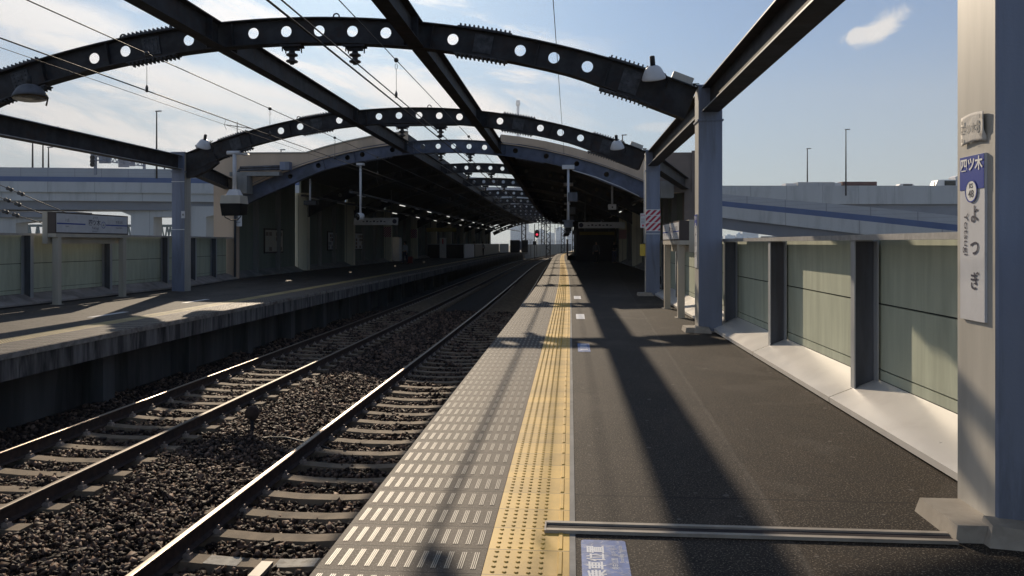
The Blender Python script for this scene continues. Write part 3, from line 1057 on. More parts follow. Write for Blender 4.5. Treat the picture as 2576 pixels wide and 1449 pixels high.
def splice(y, s, parent, mat_, hd, ln=1.0):
    m_ = MB()
    D = hd + .13 * max(0, min(1, (abs(s) - 5.2) / 1.6))
    for side, o_ in ((-1, -.02), (1, D + .02)):
        for (dy) in (-.075, .075):
            for i in range(6):
                a, b = s - ln/2 + ln * i / 6, s - ln/2 + ln * (i + 1) / 6
                xa_, za_ = arc_pt(a, o_); xb_, zb_ = arc_pt(b, o_)
                m_.bar((xa_, y + dy, za_), (xb_, y + dy, zb_), .09, .022, up=(0, 0, 1))
        nb = 12
        for i in range(nb):
            for dy in (-.10, -.05, .05, .10):
                q = s - ln/2 + .05 + (ln - .1) * i / (nb - 1)
                x0, z0 = arc_pt(q, o_); x1, z1 = arc_pt(q, o_ + side * .052)
                m_.tube([(x0, y + dy, z0), (x1, y + dy, z1)], [.020, .015], 6, sm=False)
    # web cover plate with bolt heads
    for yy_ in (y - .022, y + .022):
        a, b = s - .17, s + .17
        c = []
        for q, o_ in ((a, .06), (b, .06), (b, D - .06), (a, D - .06)):
            c.append(arc_pt(q, o_))
        m_.hexa([(c[0][0], yy_ - .012, c[0][1]), (c[1][0], yy_ - .012, c[1][1]), (c[1][0], yy_ + .012, c[1][1]), (c[0][0], yy_ + .012, c[0][1]),
                 (c[3][0], yy_ - .012, c[3][1]), (c[2][0], yy_ - .012, c[2][1]), (c[2][0], yy_ + .012, c[2][1]), (c[3][0], yy_ + .012, c[3][1])])
    for i in range(4):
        for j in range(5):
            x, z = arc_pt(s - .12 + .08 * i, .1 + (D - .2) * j / 4)
            m_.tube([(x, y - .034, z), (x, y - .052, z)], .016, 6, sm=False)
    return m_.build('splice_plate', mat_, parent)


ARCH_Y = [4.45, 13.9, 23.3, 30.6, 39.6, 48.6, 59.6, 70.5, 81.5, 92.5, 103.5, 114.5, 125.5, 136.5]
P_ = .632
S0 = arc_s(-4.62)
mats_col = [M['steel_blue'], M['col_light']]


def column(t, x0, y, z1, base=0.0, face_left=True):
    """0.41 m steel box column with sunlight painted on its track face"""
    m_ = MB()
    b = len(m_.v)
    x1, ya, yb = x0 + .41, y - .21, y + .21
    ch = .012
    ring_ = [(x0 + ch, ya), (x1 - ch, ya), (x1, ya + ch), (x1, yb - ch), (x1 - ch, yb), (x0 + ch, yb), (x0, yb - ch), (x0, ya + ch)]
    zs = [base, z1]
    for z in zs:
        m_.v += [(x, yq, z) for x, yq in ring_]
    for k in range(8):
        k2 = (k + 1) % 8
        light = (k in (6,)) if face_left else (k in (2,))  # track face gets a paler colour standing in for sunlight
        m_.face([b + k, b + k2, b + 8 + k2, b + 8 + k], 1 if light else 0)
    m_.face([b + 8 + k for k in range(8)])
    m_.box(x0 - .02, x1 + .02, ya - .02, yb + .02, z1 - .62, z1 - .59)
    m_.box(x0 - .02, x1 + .02, ya - .02, yb + .02, z1 - .012, z1 + .012)
    return m_.build('column', mats_col, t)


def collar_box(t, x0, y, sgn):
    m_ = MB()
    xa, xb = (x0 - .24, x0 + .02) if sgn > 0 else (x0 + .39, x0 + .68)
    m_.hexa([(xa, y - .28, 0), (xb, y - .28, 0), (xb, y + .20, 0), (xa, y + .20, 0),
             (xa + .02, y - .26, .085), (xb, y - .26, .085), (xb, y + .18, .085), (xa + .02, y + .18, .085)])
    m_.hexa([(x0 - .10, y - .34, 0), (x0 + .20, y - .40, 0), (x0 + .20, y - .2, 0), (x0 - .10, y - .2, 0),
             (x0 - .06, y - .29, .10), (x0 + .17, y - .33, .08), (x0 + .17, y - .2, .10), (x0 - .06, y - .2, .12)])
    m_.box(x0 - .03, x0 + .46, y - .26, y + .24, 0, .025)
    for bx_ in (.03, .16, .30, .42):
        m_.lathe([(.016, 0), (.016, .03), (.008, .035)], (x0 + bx_ - .02, y - .237, .025), 6)
    return m_.build('base_cover', M['plate'], t)


PORTALS = []
plabels = ['nearest portal frame, its blue grey column at the right edge carries the tall name plate',
           'first complete steel arch spanning both tracks, its right column beside the green fence',
           'second steel arch over the tracks, its columns beside the start of the canopies']
for i in range(3):
    y = ARCH_Y[i]
    t = thing('portal_frame', (XC, y, 0), plabels[i], 'portal frame', 'portal frames of perforated steel arches')
    PORTALS.append(t)
    xa, xb = COLX_L + .41, COLX_R
    arch_mesh(y, xa, xb, [-7, -6, -4, -2, -1, 0, 1, 2, 4, 6, 7, 8], .45, M['steel_dark'], t)
    for s_ in (S0 - 5 * P_ - .1, S0 + 4.9 * P_, S0 - 9.4 * P_, S0 + 9.3 * P_):
        splice(y, s_, t, M['splice'], .45)
    zt = arc_top(xb) + .02
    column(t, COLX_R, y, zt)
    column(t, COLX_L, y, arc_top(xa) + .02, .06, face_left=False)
    collar_box(t, COLX_R, y, 1)
    # knee gusset curving into the left column
    m_ = MB()
    zl = arc_top(xa)
    m_.prism([(COLX_L + .1, zl + .01), (COLX_L + .1, zl - .8), (xa + .25, zl - .74), (xa + .75, zl - .50), (xa + 1.0, zl - .3), (xa + .9, zl - .02)], y - .10, y + .10)
    m_.build('knee_plate', M['steel_dark'], t)
    m_ = MB()
    for k, s_ in ((0, S0 + .5 * P_), (1, S0 - 6.0 * P_)):
        x, z = arc_pt(s_, -.05)
        pts = [(x + .055 * math.cos(a), y, z + .055 * math.sin(a)) for a in [q * math.pi / 6 for q in range(-1, 8)]]
        m_.tube(pts, .014, 6)
    m_.build('lifting_eye', M['steel_dark'], t)

for z_ in (3.47, 1.98):
    m_ = MB()
    m_.box(COLX_L - .006, COLX_L + .416, ARCH_Y[2] - .216, ARCH_Y[2] - .2105, z_, z_ + .018)
    m_.build('column_band', M['white'], PORTALS[2])
# canopy frames further down
ylab = ['canopy frame']
for i, y in enumerate(ARCH_Y[3:]):
    bx = bend(y)
    t = thing('canopy_frame', (XC + bx, y, 0), 'wide perforated canopy arch, ' + ('first, at the canopy front' if i == 0 else ORD[i] + ' from the canopy front'), 'canopy frame', 'canopy frames down the platforms')
    t.location = (XC, y, 0)
    WORLD[t.name] = Vector((XC, y, 0))
    hk = [k for k in range(-12, 13) if k not in (-10, -5, -3, 3, 5, 9)]
    if i == 0:
        hk = [-11, -9, -7, -6, -4, -2, -1, 0, 1, 2, 4, 6, 8, 10]
        a0 = arch_mesh(y, -13.9, 3.35, hk, .5, M['steel_canopy'], t)
        for s_ in (S0 - 5 * P_, S0 + 5 * P_):
            splice(y, s_, t, M['steel_canopy'], .5, 1.2)
        t.location = (XC + bx, y, 0)
        continue
    if i == 1:
        arch_mesh(y, -13.9, 4.6, hk, .46, M['steel_dark'], t)
        splice(y, S0 - 4.2 * P_, t, M['steel_dark'], .46, 1.0)
        proto, py_ = t, y
        t.location = (XC + bx, y, 0)
        WORLD[t.name] = Vector((XC, y, 0))
        PCH = list(t.children)
        continue
    for ch in PCH:
        c = ch.copy(); COL.objects.link(c); c.parent = t
    t.location = (XC + bx, y, 0)

# longitudinal steel beams between the frames
def ibeam(m_, a, b, wd, ht, tf=.018):
    a, b = Vector(a), Vector(b)
    z = Vector((0, 0, 1))
    m_.bar(a - z * tf / 2, b - z * tf / 2, wd, tf)
    m_.bar(a - z * (ht - tf / 2), b - z * (ht - tf / 2), wd, tf)
    m_.bar(a - z * ht / 2, b - z * ht / 2, .014, ht - 2 * tf)


side_word = {-6.5: 'left', -2.78: 'right'}
BEAMY = ARCH_Y
for X in (-6.5, -2.78):
    for i in range(len(BEAMY) - 1):
        ya, yb = BEAMY[i], BEAMY[i + 1]
        z = arc_top(X) - .02
        m_ = MB()
        ibeam(m_, (X + bend(ya), ya + .13, z), (X + bend(yb), yb - .13, z), .26, .44)
        for e in ((ya + .45), (yb - .6)):
            f = (e - ya) / (yb - ya)
            xx = X + bend(ya) * (1 - f) + bend(yb) * f
            m_.box(xx - .12, xx + .12, e - .01, e + .01, z - .42, z - .02)
        o = m_.build('purlin_beam', M['steel_dark'])
        lab = 'dark roof purlin over the %s, ' % ('far track' if X < -5 else 'near track') + \
              ('reaching above the camera to the first arch' if i == 0 else 'between the %s and next arch counted from the camera' % (['first', 'second', 'third', 'fourth', 'fifth', 'sixth', 'seventh', 'eighth', 'ninth', 'tenth', 'eleventh', 'twelfth'][i - 1]))
        tag(o, lab, 'steel beam', 'longitudinal purlins above the tracks')

# eave beams at the column heads
def eave(X, ya, yb, label, X2=None, z=None, z2=None):
    z = z or 4.30
    z2 = z2 or z
    X2 = X if X2 is None else X2
    t = thing('eave_beam', (X, ya, z - .44), label, 'steel beam', 'eave beams between the columns')
    m_ = MB()
    ibeam(m_, (X, ya, z), (X2, yb, z2), .30, .44, .02)
    m_.build('beam', M['steel_dark'], t)
    m_ = MB()
    dz = Vector((0, 0, 1))
    a, b = Vector((X, ya, z)), Vector((X2, yb, z2))
    # pale strip painting the sunlit edge of the flange tips
    for off in (.151, -.151):
        m_.bar(a + Vector((off, 0, -.43)), b + Vector((off, 0, -.43)), .004, .02)
        m_.bar(a + Vector((off, 0, -.01)), b + Vector((off, 0, -.01)), .004, .02)
    for k in range(4):
        f = (k + .5) / 4
        q = a.lerp(b, f)
        m_.tube([(q.x, q.y, q.z), (q.x, q.y, q.z + .05)], .012, 6)
    m_.build('sunlit_edge_strip', M['post_lit'], t)
    return t


eave(2.445, 4.66, 13.69, 'right eave beam from the near sign column to the next column, above the fence')
eave(2.445, 14.11, 23.09, 'right eave beam between the two free columns, passing behind the first arch end')
eave(-12.18, 4.66, 13.69, 'left eave beam before the first arch, largely out of frame')
eave(-12.18, 14.11, 23.09, 'left eave beam rising to the left edge of the picture, above the far fence')
eave(2.445, 23.51, 30.4, 'short right eave beam slanting out from the second column to the brown canopy wall', 4.45, 4.28, 4.1)
eave(-12.18, 23.51, 30.4, 'short left eave beam slanting out from the second column to the beige canopy wall', -13.9, 4.28, 4.2)

# ================================================================== FENCES
def fence_bay(X, sgn, ya, yb, z0, ztop, label, X2=None, sk=None, first=False):
    """sgn=+1: fence on the right platform (faces -x); sgn=-1: on the left"""
    X2 = X if X2 is None else X2
    t = thing('fence_section', (X, ya, z0), label, 'fence', 'green platform fence sections')

    def pt(y, dx, z):
        f = (y - ya) / (yb - ya)
        return (X + (X2 - X) * f + sgn * dx, y, z0 + z)

    def slab(m_, dxa, dxb, za, zb, y1=ya, y2=yb, mi=0):
        c = [pt(y1, dxa, za), pt(y1, dxb, za), pt(y2, dxb, za), pt(y2, dxa, za), pt(y1, dxa, zb), pt(y1, dxb, zb), pt(y2, dxb, zb), pt(y2, dxa, zb)]
        m_.hexa(c, mi)
    H = ztop - z0
    mid = .98
    for za, zb in ((.26, .35), (.362, mid - .006), (mid + .010, H - .03)):
        m_ = MB(); slab(m_, .23, .26, za, zb, ya + .03, yb - .03)
        m_.build('fence_panel', M['fence'], t)
    m_ = MB(); slab(m_, .262, .275, .2, H - .035)
    m_.build('back_sheet', M['dark'], t)
    # H post at the start of the bay; shaded web and sunlit flanges painted in
    m_ = MB()
    slab(m_, 0, .012, .14, H - .062, ya - .05, ya + .05, 1)
    slab(m_, .0125, .195, .16, H - .062, ya - .006, ya + .006, 0)
    slab(m_, .1955, .208, .2, H - .062, ya - .10, ya + .10, 1)
    slab(m_, .0, .20, H - .0618, H - .052, ya - .075, ya + .075, 1)
    fpost = m_.build('fence_post', [M['post'], M['post_lit']], t)
    for z in (.42, .80, 1.12, 1.44):
        if z < H - .1:
            m_ = MB()
            slab(m_, .19, .228, z - .03, z + .03, ya + .085, ya + .135)
            slab(m_, .17, .228, z - .012, z + .012, ya + .10, ya + .12)
            m_.build('panel_clip', M['post'], fpost)
    m_ = MB()
    slab(m_, -.02, .165, H - .051, H, ya, yb - .004)
    m_.build('cap_rail', M['cap'], t)
    # sloping skirt
    m_ = MB()
    a, b = ya + .012, yb - .012
    c = [pt(a, -.22, .02), pt(a, .23, .02), pt(b, .23, .02), pt(b, -.22, .02), pt(a, -.22, .07), pt(a, .225, .255), pt(b, .225, .255), pt(b, -.22, .07)]
    m_.hexa(c)
    m_.build('skirt', sk or M['skirt'], t)
    m_ = MB(); slab(m_, -.14, .3, -.01, .019)  # dark slab stands in for shade in the gap under the skirt
    m_.build('gap_shade_slab', M['dark'], t)
    return t


pos_words = ['beside the sign column at the right edge', 'behind the near sign column, right of the widest panel',
             'widest one in view, lower right with shadow stripes', 'middle one between the two fence posts', 'next to the first arch column',
             'behind the station name board', 'past the name board legs', 'beside the second arch column']
Ys = [1.4, 4.55, 7.67, 10.8, 13.9, 17.0, 20.2, 23.3]
words_r = ['at the camera\'s right, out past the sign column', 'cut by the near sign column at the right edge',
           'centre one, between its two bare posts', 'just right of the first arch column',
           'behind the first arch column', 'behind the near leg of the right station name board',
           'behind the far leg of the right station name board']
for i in range(7):
    fence_bay(2.72, 1, Ys[i], Ys[i + 1], 0, 1.64, 'pale green right platform fence section ' + words_r[i])
Yf = [23.3, 25.7, 28.1, 30.35]
Xf = [2.72, 3.25, 3.8, 4.3]
for i in range(3):
    fence_bay(Xf[i], 1, Yf[i], Yf[i + 1], 0, 1.64, 'pale green right fence section slanting to the brown wall, %s behind the second column' % ORD[i], X2=Xf[i + 1])
Yl = [8.3, 11.4, 14.5, 17.6, 20.8, 23.9, 26.1, 28.3, 30.3]
Xl = [-12.92] * 6 + [-13.1, -13.4, -13.7]
words_l = ['off the left edge of the picture', 'at the left edge, outermost', 'at the far left in shade', 'left of the name board leg by the blue post',
           'behind the name board', 'right of the first left column', 'second one past the left column', 'ending at the beige pillar']
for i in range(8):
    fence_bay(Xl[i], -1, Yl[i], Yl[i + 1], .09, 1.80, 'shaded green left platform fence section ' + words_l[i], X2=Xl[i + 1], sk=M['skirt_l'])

# ================================================================== NAME PLATES ON THE NEAR COLUMN
cx, cy = COLX_R, ARCH_Y[0]
RTV, UPV = (0, -1, 0), (0, 0, 1)       # reading direction on a face looking to -x
# vertical station plate
ya_, yb_ = 4.585, 4.325
def dz_at(px, py):
    d = depth_at(px, COLX_R)
    return EYE - (py - 612) / F * d
zt_, zb_ = dz_at(2484, 384), dz_at(2484, 812)
zs_ = dz_at(2484, 472)
t = thing('station_name_plate', (cx - .01, (ya_ + yb_) / 2, zb_), 'tall narrow white plate with blue top reading Yotsugi downward on the near column', 'station sign')
pl_ = MB().box(cx - .016, cx - .001, yb_, ya_, zb_, zt_).build('plate', M['offwhite'], t)
MB().box(cx - .019, cx - .0165, yb_ + .002, ya_ - .002, zs_, zt_ - .002).build('blue_header', M['signblue'], t)
wy = ya_ - yb_
yc = (ya_ + yb_) / 2
m_ = MB()
add_text(m_, '四ツ木', .080, (cx - .021, yc, (zs_ + zt_) / 2 + .04), RTV, UPV, bold=.002)
ccz = zs_ - .01
disc(m_, (cx - .0205, yc, ccz), RTV, UPV, .062)
m_.build('white_lettering', M['white'], pl_)
m_ = MB()
ring(m_, (cx - .0215, yc, ccz), RTV, UPV, .064, .056, off=.001)
m_.build('number_ring', M['signblue'], pl_)
m_ = MB()
add_text(m_, 'KS', .036, (cx - .0215, yc, ccz + .028), RTV, UPV, bold=.001)
add_text(m_, '48', .058, (cx - .0215, yc, ccz - .017), RTV, UPV, bold=.001)
zt2 = ccz - .10
for k, chh in enumerate('よつぎ'):
    add_text(m_, chh, .098, (cx - .018, yc - .030, zt2 - .035 - k * .185), RTV, UPV, bold=.0015, sy=1.1)
add_text(m_, 'Yotsugi', .062, (cx - .018, yc + .062, zt2 - .14), (0, 0, -1), (0, -1, 0), bold=.0, sx=1.3)
m_.build('dark_lettering', M['signink'], pl_)

t = thing('number_plate', (cx - .01, yc + .02, dz_at(2470, 356)), 'crumpled cream paper plate above the tall name plate, marked with an 8', 'number plate')
zp1, zp0 = dz_at(2470, 284), dz_at(2470, 358)
m_ = MB()
n = 10
bi = len(m_.v)
for j in range(n + 1):
    for i in range(n + 1):
        u, v = i / n, j / n
        yy_ = ya_ - .005 - (wy - .01) * u
        zz_ = zp0 + (zp1 - zp0) * v + .012 * math.sin(u * 3)
        m_.v.append((cx - .012 - .0015 * math.sin(u * 5 + v * 3) ** 2 + (.010 if (i == n and j < 3) else 0) - (.006 if (i == n and j > 3) else 0), yy_, zz_))
for j in range(n):
    for i in range(n):
        q = bi + j * (n + 1) + i
        m_.face([q, q + 1, q + n + 2, q + n + 1], 0, True)
o = m_.build('plate', M['paper'], t)
sm = o.modifiers.new('thickness', 'SOLIDIFY'); sm.thickness = .002
m_ = MB()
zc = (zp0 + zp1) / 2
add_text(m_, '四ツ木', .056, (cx - .0165, yc + .042, zc + .005), RTV, UPV, bold=.0006)
add_text(m_, '8', .095, (cx - .0165, yc - .062, zc + .005), RTV, UPV, bold=.002, sx=.7)
add_text(m_, '1997. 7', .018, (cx - .0165, yc + .0, zc - .075), RTV, UPV)
for yy_, zz_ in ((ya_ - .03, zp1 - .03), (yb_ + .04, zp1 - .02), (yb_ + .04, zp0 + .045), (ya_ - .03, zp0 + .03)):
    m_.box(cx - .0215, cx - .0205, yy_ - .005, yy_ + .005, zz_ - .01, zz_ + .01)
m_.build('printed_lettering', M['inkgrey'], t)

# second vertical plate on the first arch column
def vplate(x, yc, z0, z1, w_, label):
    t = thing('station_name_plate', (x - .01, yc, z0), label, 'station sign')
    MB().box(x - .016, x - .001, yc - w_/2, yc + w_/2, z0, z1).build('plate', M['offwhite'], t)
    zs_ = z1 - (z1 - z0) * .21
    MB().box(x - .019, x - .0165, yc - w_/2 + .002, yc + w_/2 - .002, zs_, z1 - .002).build('blue_header', M['signblue'], t)
    m_ = MB()
    add_text(m_, '四ツ木', .080, (x - .021, yc, (zs_ + z1) / 2 + .03), RTV, UPV, bold=.002)
    disc(m_, (x - .0205, yc, zs_ - .01), RTV, UPV, .062)
    m_.build('white_lettering', M['white'], t)
    m_ = MB()
    add_text(m_, 'KS', .036, (x - .0215, yc, zs_ + .018), RTV, UPV, bold=.001)
    add_text(m_, '48', .058, (x - .0215, yc, zs_ - .027), RTV, UPV, bold=.001)
    for k, chh in enumerate('よつぎ'):
        add_text(m_, chh, .098, (x - .018, yc - .03, zs_ - .145 - k * .185), RTV, UPV, bold=.0015)
    add_text(m_, 'Yotsugi', .068, (x - .018, yc + .058, zs_ - .25), (0, 0, -1), (0, -1, 0), bold=.001, sx=1.2)
    m_.build('dark_lettering', M['signink'], t)
    return t


d_ = depth_at(1752, COLX_R)
vplate(COLX_R, ARCH_Y[1] - .0, EYE - (673 - 612) / F * 13.75, EYE + (612 - 540) / F * 13.75, .27, 'small distant white plate with blue top on the first arch column')

# ================================================================== STATION NAME BOARDS
def name_board(xf, sgn, ya, yb, z0, z1, zbase, label, y_leg):
    """board whose face looks to the track; sgn=+1 stands on the right platform"""
    t = thing('station_name_board', (xf, (ya + yb) / 2, zbase), label, 'station name board', 'framed station name boards')
    rt = (0, -sgn, 0)
    d = .20
    x2 = xf + sgn * d
    a, b = sorted((xf, x2))
    MB().box(a, b, ya, yb, z0, z1).build('sign_box', M['signbrown'], t)
    fx = xf - sgn * .004
    fa, fb = sorted((xf, fx))
    face = MB().box(fa, fb, ya + .03, yb - .03, z0 + .03, z1 - .03).build('sign_face', M['offwhite'], t)
    yc, zc = (ya + yb) / 2, (z0 + z1) / 2
    L = yb - ya
    dirr = Vector(rt)
    tx = fx - sgn * .0005

    def P(u, v):
        q = Vector((tx, yc, zc)) + dirr * (u * L)
        return (q.x, q.y, zc + v * (z1 - z0))
    for u0, u1 in ((-.485, -.125), (.16, .485)):
        m_ = MB()
        p0, p1 = P(u0, -.06), P(u1, .0)
        y0_, y1_ = sorted((p0[1], p1[1]))
        xa_, xb_ = sorted((tx, tx - sgn * .002))
        m_.box(xa_, xb_, y0_, y1_, p0[2], p1[2])
        m_.build('line_stripe', M['signblue'], face)
    m_ = MB()
    ring(m_, P(.125, -.03), rt, UPV, .090, .075, off=.001)
    m_.build('number_ring', M['signblue'], face)
    m_ = MB()
    add_text(m_, '四ツ木', .17, P(0, .05), rt, UPV, bold=.003)
    add_text(m_, 'よつぎ', .075, P(0.01, .30), rt, UPV)
    add_text(m_, 'Yotsugi', .10, P(0.01, -.20), rt, UPV)
    add_text(m_, '四木 요쓰기', .05, P(0.01, -.37), rt, UPV)
    add_text(m_, 'KS', .045, P(.125, .035), rt, UPV)
    add_text(m_, '48', .075, P(.125, -.055), rt, UPV)
    add_text(m_, '八広', .085, P(-.36, .13), rt, UPV)
    add_text(m_, 'Yahiro', .05, P(-.36, -.16), rt, UPV)
    add_text(m_, '京成立石', .085, P(.36, .13), rt, UPV)
    add_text(m_, 'Keisei-Tateishi', .05, P(.36, -.16), rt, UPV)
    m_.build('lettering', M['signink'], face)
    # cream frame: bracket, under-rail and two legs
    m_ = MB()
    xa_, xb_ = sorted((xf + sgn * (d + .001), xf + sgn * (d + .13)))
    m_.box(xa_, xb_, ya - .01, yb + .01, z0 - .25, z1 + .015)
    m_.box(min(xf, x2) + .0, max(xf, x2), ya + .0, yb - .0, z0 - .09, z0 - .001)
    m_.build('bracket_frame', M['cream'], t)
    for yl in y_leg:
        m_ = MB()
        la, lb = sorted((xf + sgn * .0, xf + sgn * .14))
        m_.box(la, lb, yl - .07, yl + .07, zbase, z0 - .091)
        m_.box(la - .05, lb + .05, yl - .1, yl + .1, zbase, zbase + .012)
        m_.build('leg', M['cream'], t)
    return t


name_board(2.24, 1, 16.1, 18.9, 1.62, 2.03, 0, 'station name board standing at the right fence, half in sun', (16.35, 18.65))
name_board(-12.40, -1, 17.7, 20.75, 1.80, 2.32, .07, 'shaded station name board on two cream legs before the left fence', (17.85, 20.6))

# column 2 fittings
x2c, y2c = COLX_R, ARCH_Y[2]
t = thing('striped_banner', (x2c, y2c - .22, 1.9), 'red and white diagonally striped sheet wrapped round the second right column', 'warning sheet')
MB().box(x2c - .008, x2c + .418, y2c - .222, y2c - .2105, 1.93, 2.55).build('sheet', M['stripes'], t)
for z in (1.84, 1.93, 2.17, 2.39, 2.555):
    m_ = MB(); m_.box(x2c - .012, x2c + .422, y2c - .226, y2c - .2225, z - .008, z + .008)
    m_.build('strap', M['white'], t)
t = thing('notice_board', (x2c - .16, y2c - .2, 2.0), 'small white notice plate sticking out left of the striped column', 'notice')
MB().box(x2c - .165, x2c - .012, y2c - .20, y2c - .18, 2.02, 2.45).build('plate', M['offwhite'], t)
m_ = MB()
disc(m_, (x2c - .09, y2c - .202, 2.09), (1, 0, 0), UPV, .03)
for a in range(8):
    m_.box(x2c - .15 + .016 * a, x2c - .142 + .016 * a, y2c - .2035, y2c - .201, 2.38 - .01 * (a % 2), 2.41)
m_.build('red_print', M['red'], t)
m_ = MB()
for z in (2.16, 2.21, 2.27):
    m_.box(x2c - .15, x2c - .04, y2c - .2035, y2c - .201, z, z + .018)
m_.build('text_lines', M['inkgrey'], t)
t = thing('yellow_box', (x2c - .1, y2c + .1, 1.15), 'small yellow box fixed low on the track side of the second right column', 'box')
m_ = MB(); m_.box(x2c - .15, x2c - .003, y2c - .03, y2c + .17, 1.18, 1.54); m_.build('case', M['yellowp'], t)
m_ = MB(); m_.box(x2c - .155, x2c - .001, y2c - .04, y2c + .18, 1.541, 1.56); m_.build('lid', M['signbrown'], t)
m_ = MB()
for dx in (-.02, -.05):
    m_.tube([(x2c + dx, y2c - .15, 4.0), (x2c + dx, y2c - .15, 1.55)], .011, 6)
tag(m_.build('conduit', M['white']), 'pair of thin white conduits running down the second right column', 'conduit')
# left platform column notices
t = thing('notice_board', (-12.0, 23.07, 2.4), 'tiny pale notice on the front of the left arch column', 'notice')
MB().box(-12.06, -11.94, 23.07, 23.085, 2.34, 2.56).build('plate', M['offwhite'], t)
MB().box(-12.03, -11.97, 23.065, 23.0695, 2.42, 2.48).build('print', M['inkgrey'], t)

# ================================================================== FLOOR THINGS
m_ = MB()
t = thing('cable_cover', (1.0, 4.2, 0), 'low grooved cable cover laid across the platform to the near column', 'cable cover')
m_ = MB(); m_.box(-.13, 2.0, 4.135, 4.165, .0035, .022); m_.box(-.13, 2.0, 4.245, 4.275, .0035, .022); m_.box(-.14, -.131, 4.135, 4.275, .0035, .02)
m_.build('edge_rail', M['plate'], t)
m_ = MB(); m_.box(-.129, 1.999, 4.166, 4.244, .0035, .010)
for k in range(4):
    m_.box(-.125, 1.998, 4.175 + k * .018, 4.183 + k * .018, .010, .0135)
m_.build('ribbed_strip', M['groove'], t)


def sticker(x0, x1, y0, y1, label, text=True, mat_=None):
    t = thing('boarding_sticker', ((x0 + x1) / 2, (y0 + y1) / 2, 0), label, 'floor sticker', 'boarding position stickers')
    m_ = MB()
    r_ = .02
    pts = []
    for cx_, cy_, a0 in ((x1 - r_, y1 - r_, 0), (x0 + r_, y1 - r_, 90), (x0 + r_, y0 + r_, 180), (x1 - r_, y0 + r_, 270)):
        for q in range(4):
            a = R(a0 + q * 30)
            pts.append((cx_ + r_ * math.cos(a), cy_ + r_ * math.sin(a)))
    b = len(m_.v)
    for z in (.0005, .0035):
        m_.v += [(x, y, z) for x, y in pts]
    n = len(pts)
    m_.face([b + n + i for i in range(n)])
    for i in range(n):
        j = (i + 1) % n
        m_.face([b + i, b + j, b + n + j, b + n + i])
    m_.build('sheet', mat_ or M['sticker'], t)
    m_ = MB()
    if text:
        yc = y1 - .08
        add_text(m_, '乗車位置', .097, (x0 + .078, yc - .0, .0037), (0, 1, 0), (-1, 0, 0), align='RIGHT', bold=.0022, depth=.0008)
        add_text(m_, '乘车位置  승차 위치', .035, (x0 + .165, yc + .01, .0037), (0, 1, 0), (-1, 0, 0), align='RIGHT', depth=.0008)
        add_text(m_, 'Boarding Position', .03, (x0 + .198, yc + .01, .0037), (0, 1, 0), (-1, 0, 0), align='RIGHT', depth=.0008)
    else:
        w_ = x1 - x0
        for k in range(3):
            m_.box(x0 + w_ * .2, x1 - w_ * .2, y0 + (y1 - y0) * (.2 + .2 * k), y0 + (y1 - y0) * (.28 + .2 * k), .0037, .0045)
        m_.box(x0 + w_ * .25, x1 - w_ * .25, y1 - (y1 - y0) * .22, y1 - (y1 - y0) * .12, .0037, .0045)
    m_.build('lettering', M['sticker_txt'], t)


sticker(.055, .285, 3.3, 4.06, 'large worn blue boarding sticker with white lettering at the bottom of the picture')
sticker(.11, .29, 11.1, 12.0, 'blue square floor sticker lying in the first arch shadow', False)
sticker(.12, .30, 15.9, 17.0, 'pale floor sticker, second along the yellow tiles', False, M['sticker_txt'])
sticker(.10, .30, 21.6, 22.8, 'pale floor sticker, third along the yellow tiles', False, M['sticker_txt'])

# ================================================================== OVERHEAD LINE
def wire(pts, r, label, mat_=None, name='overhead_wire', group='overhead wires'):
    m_ = MB(); m_.tube(pts, r, 6)
    return tag(m_.build(name, mat_ or M['wire']), label, 'wire', group)


def wpts(x, z, ya=1.5, yb=150, sag=0.0, seg=9.4):
    out = []
    for y in yrange(ya, yb, 2.35):
        ph = ((y - 13.9) / seg) % 1.0
        out.append((x + bend(y), y, z - sag * 4 * ph * (1 - ph)))
    return out


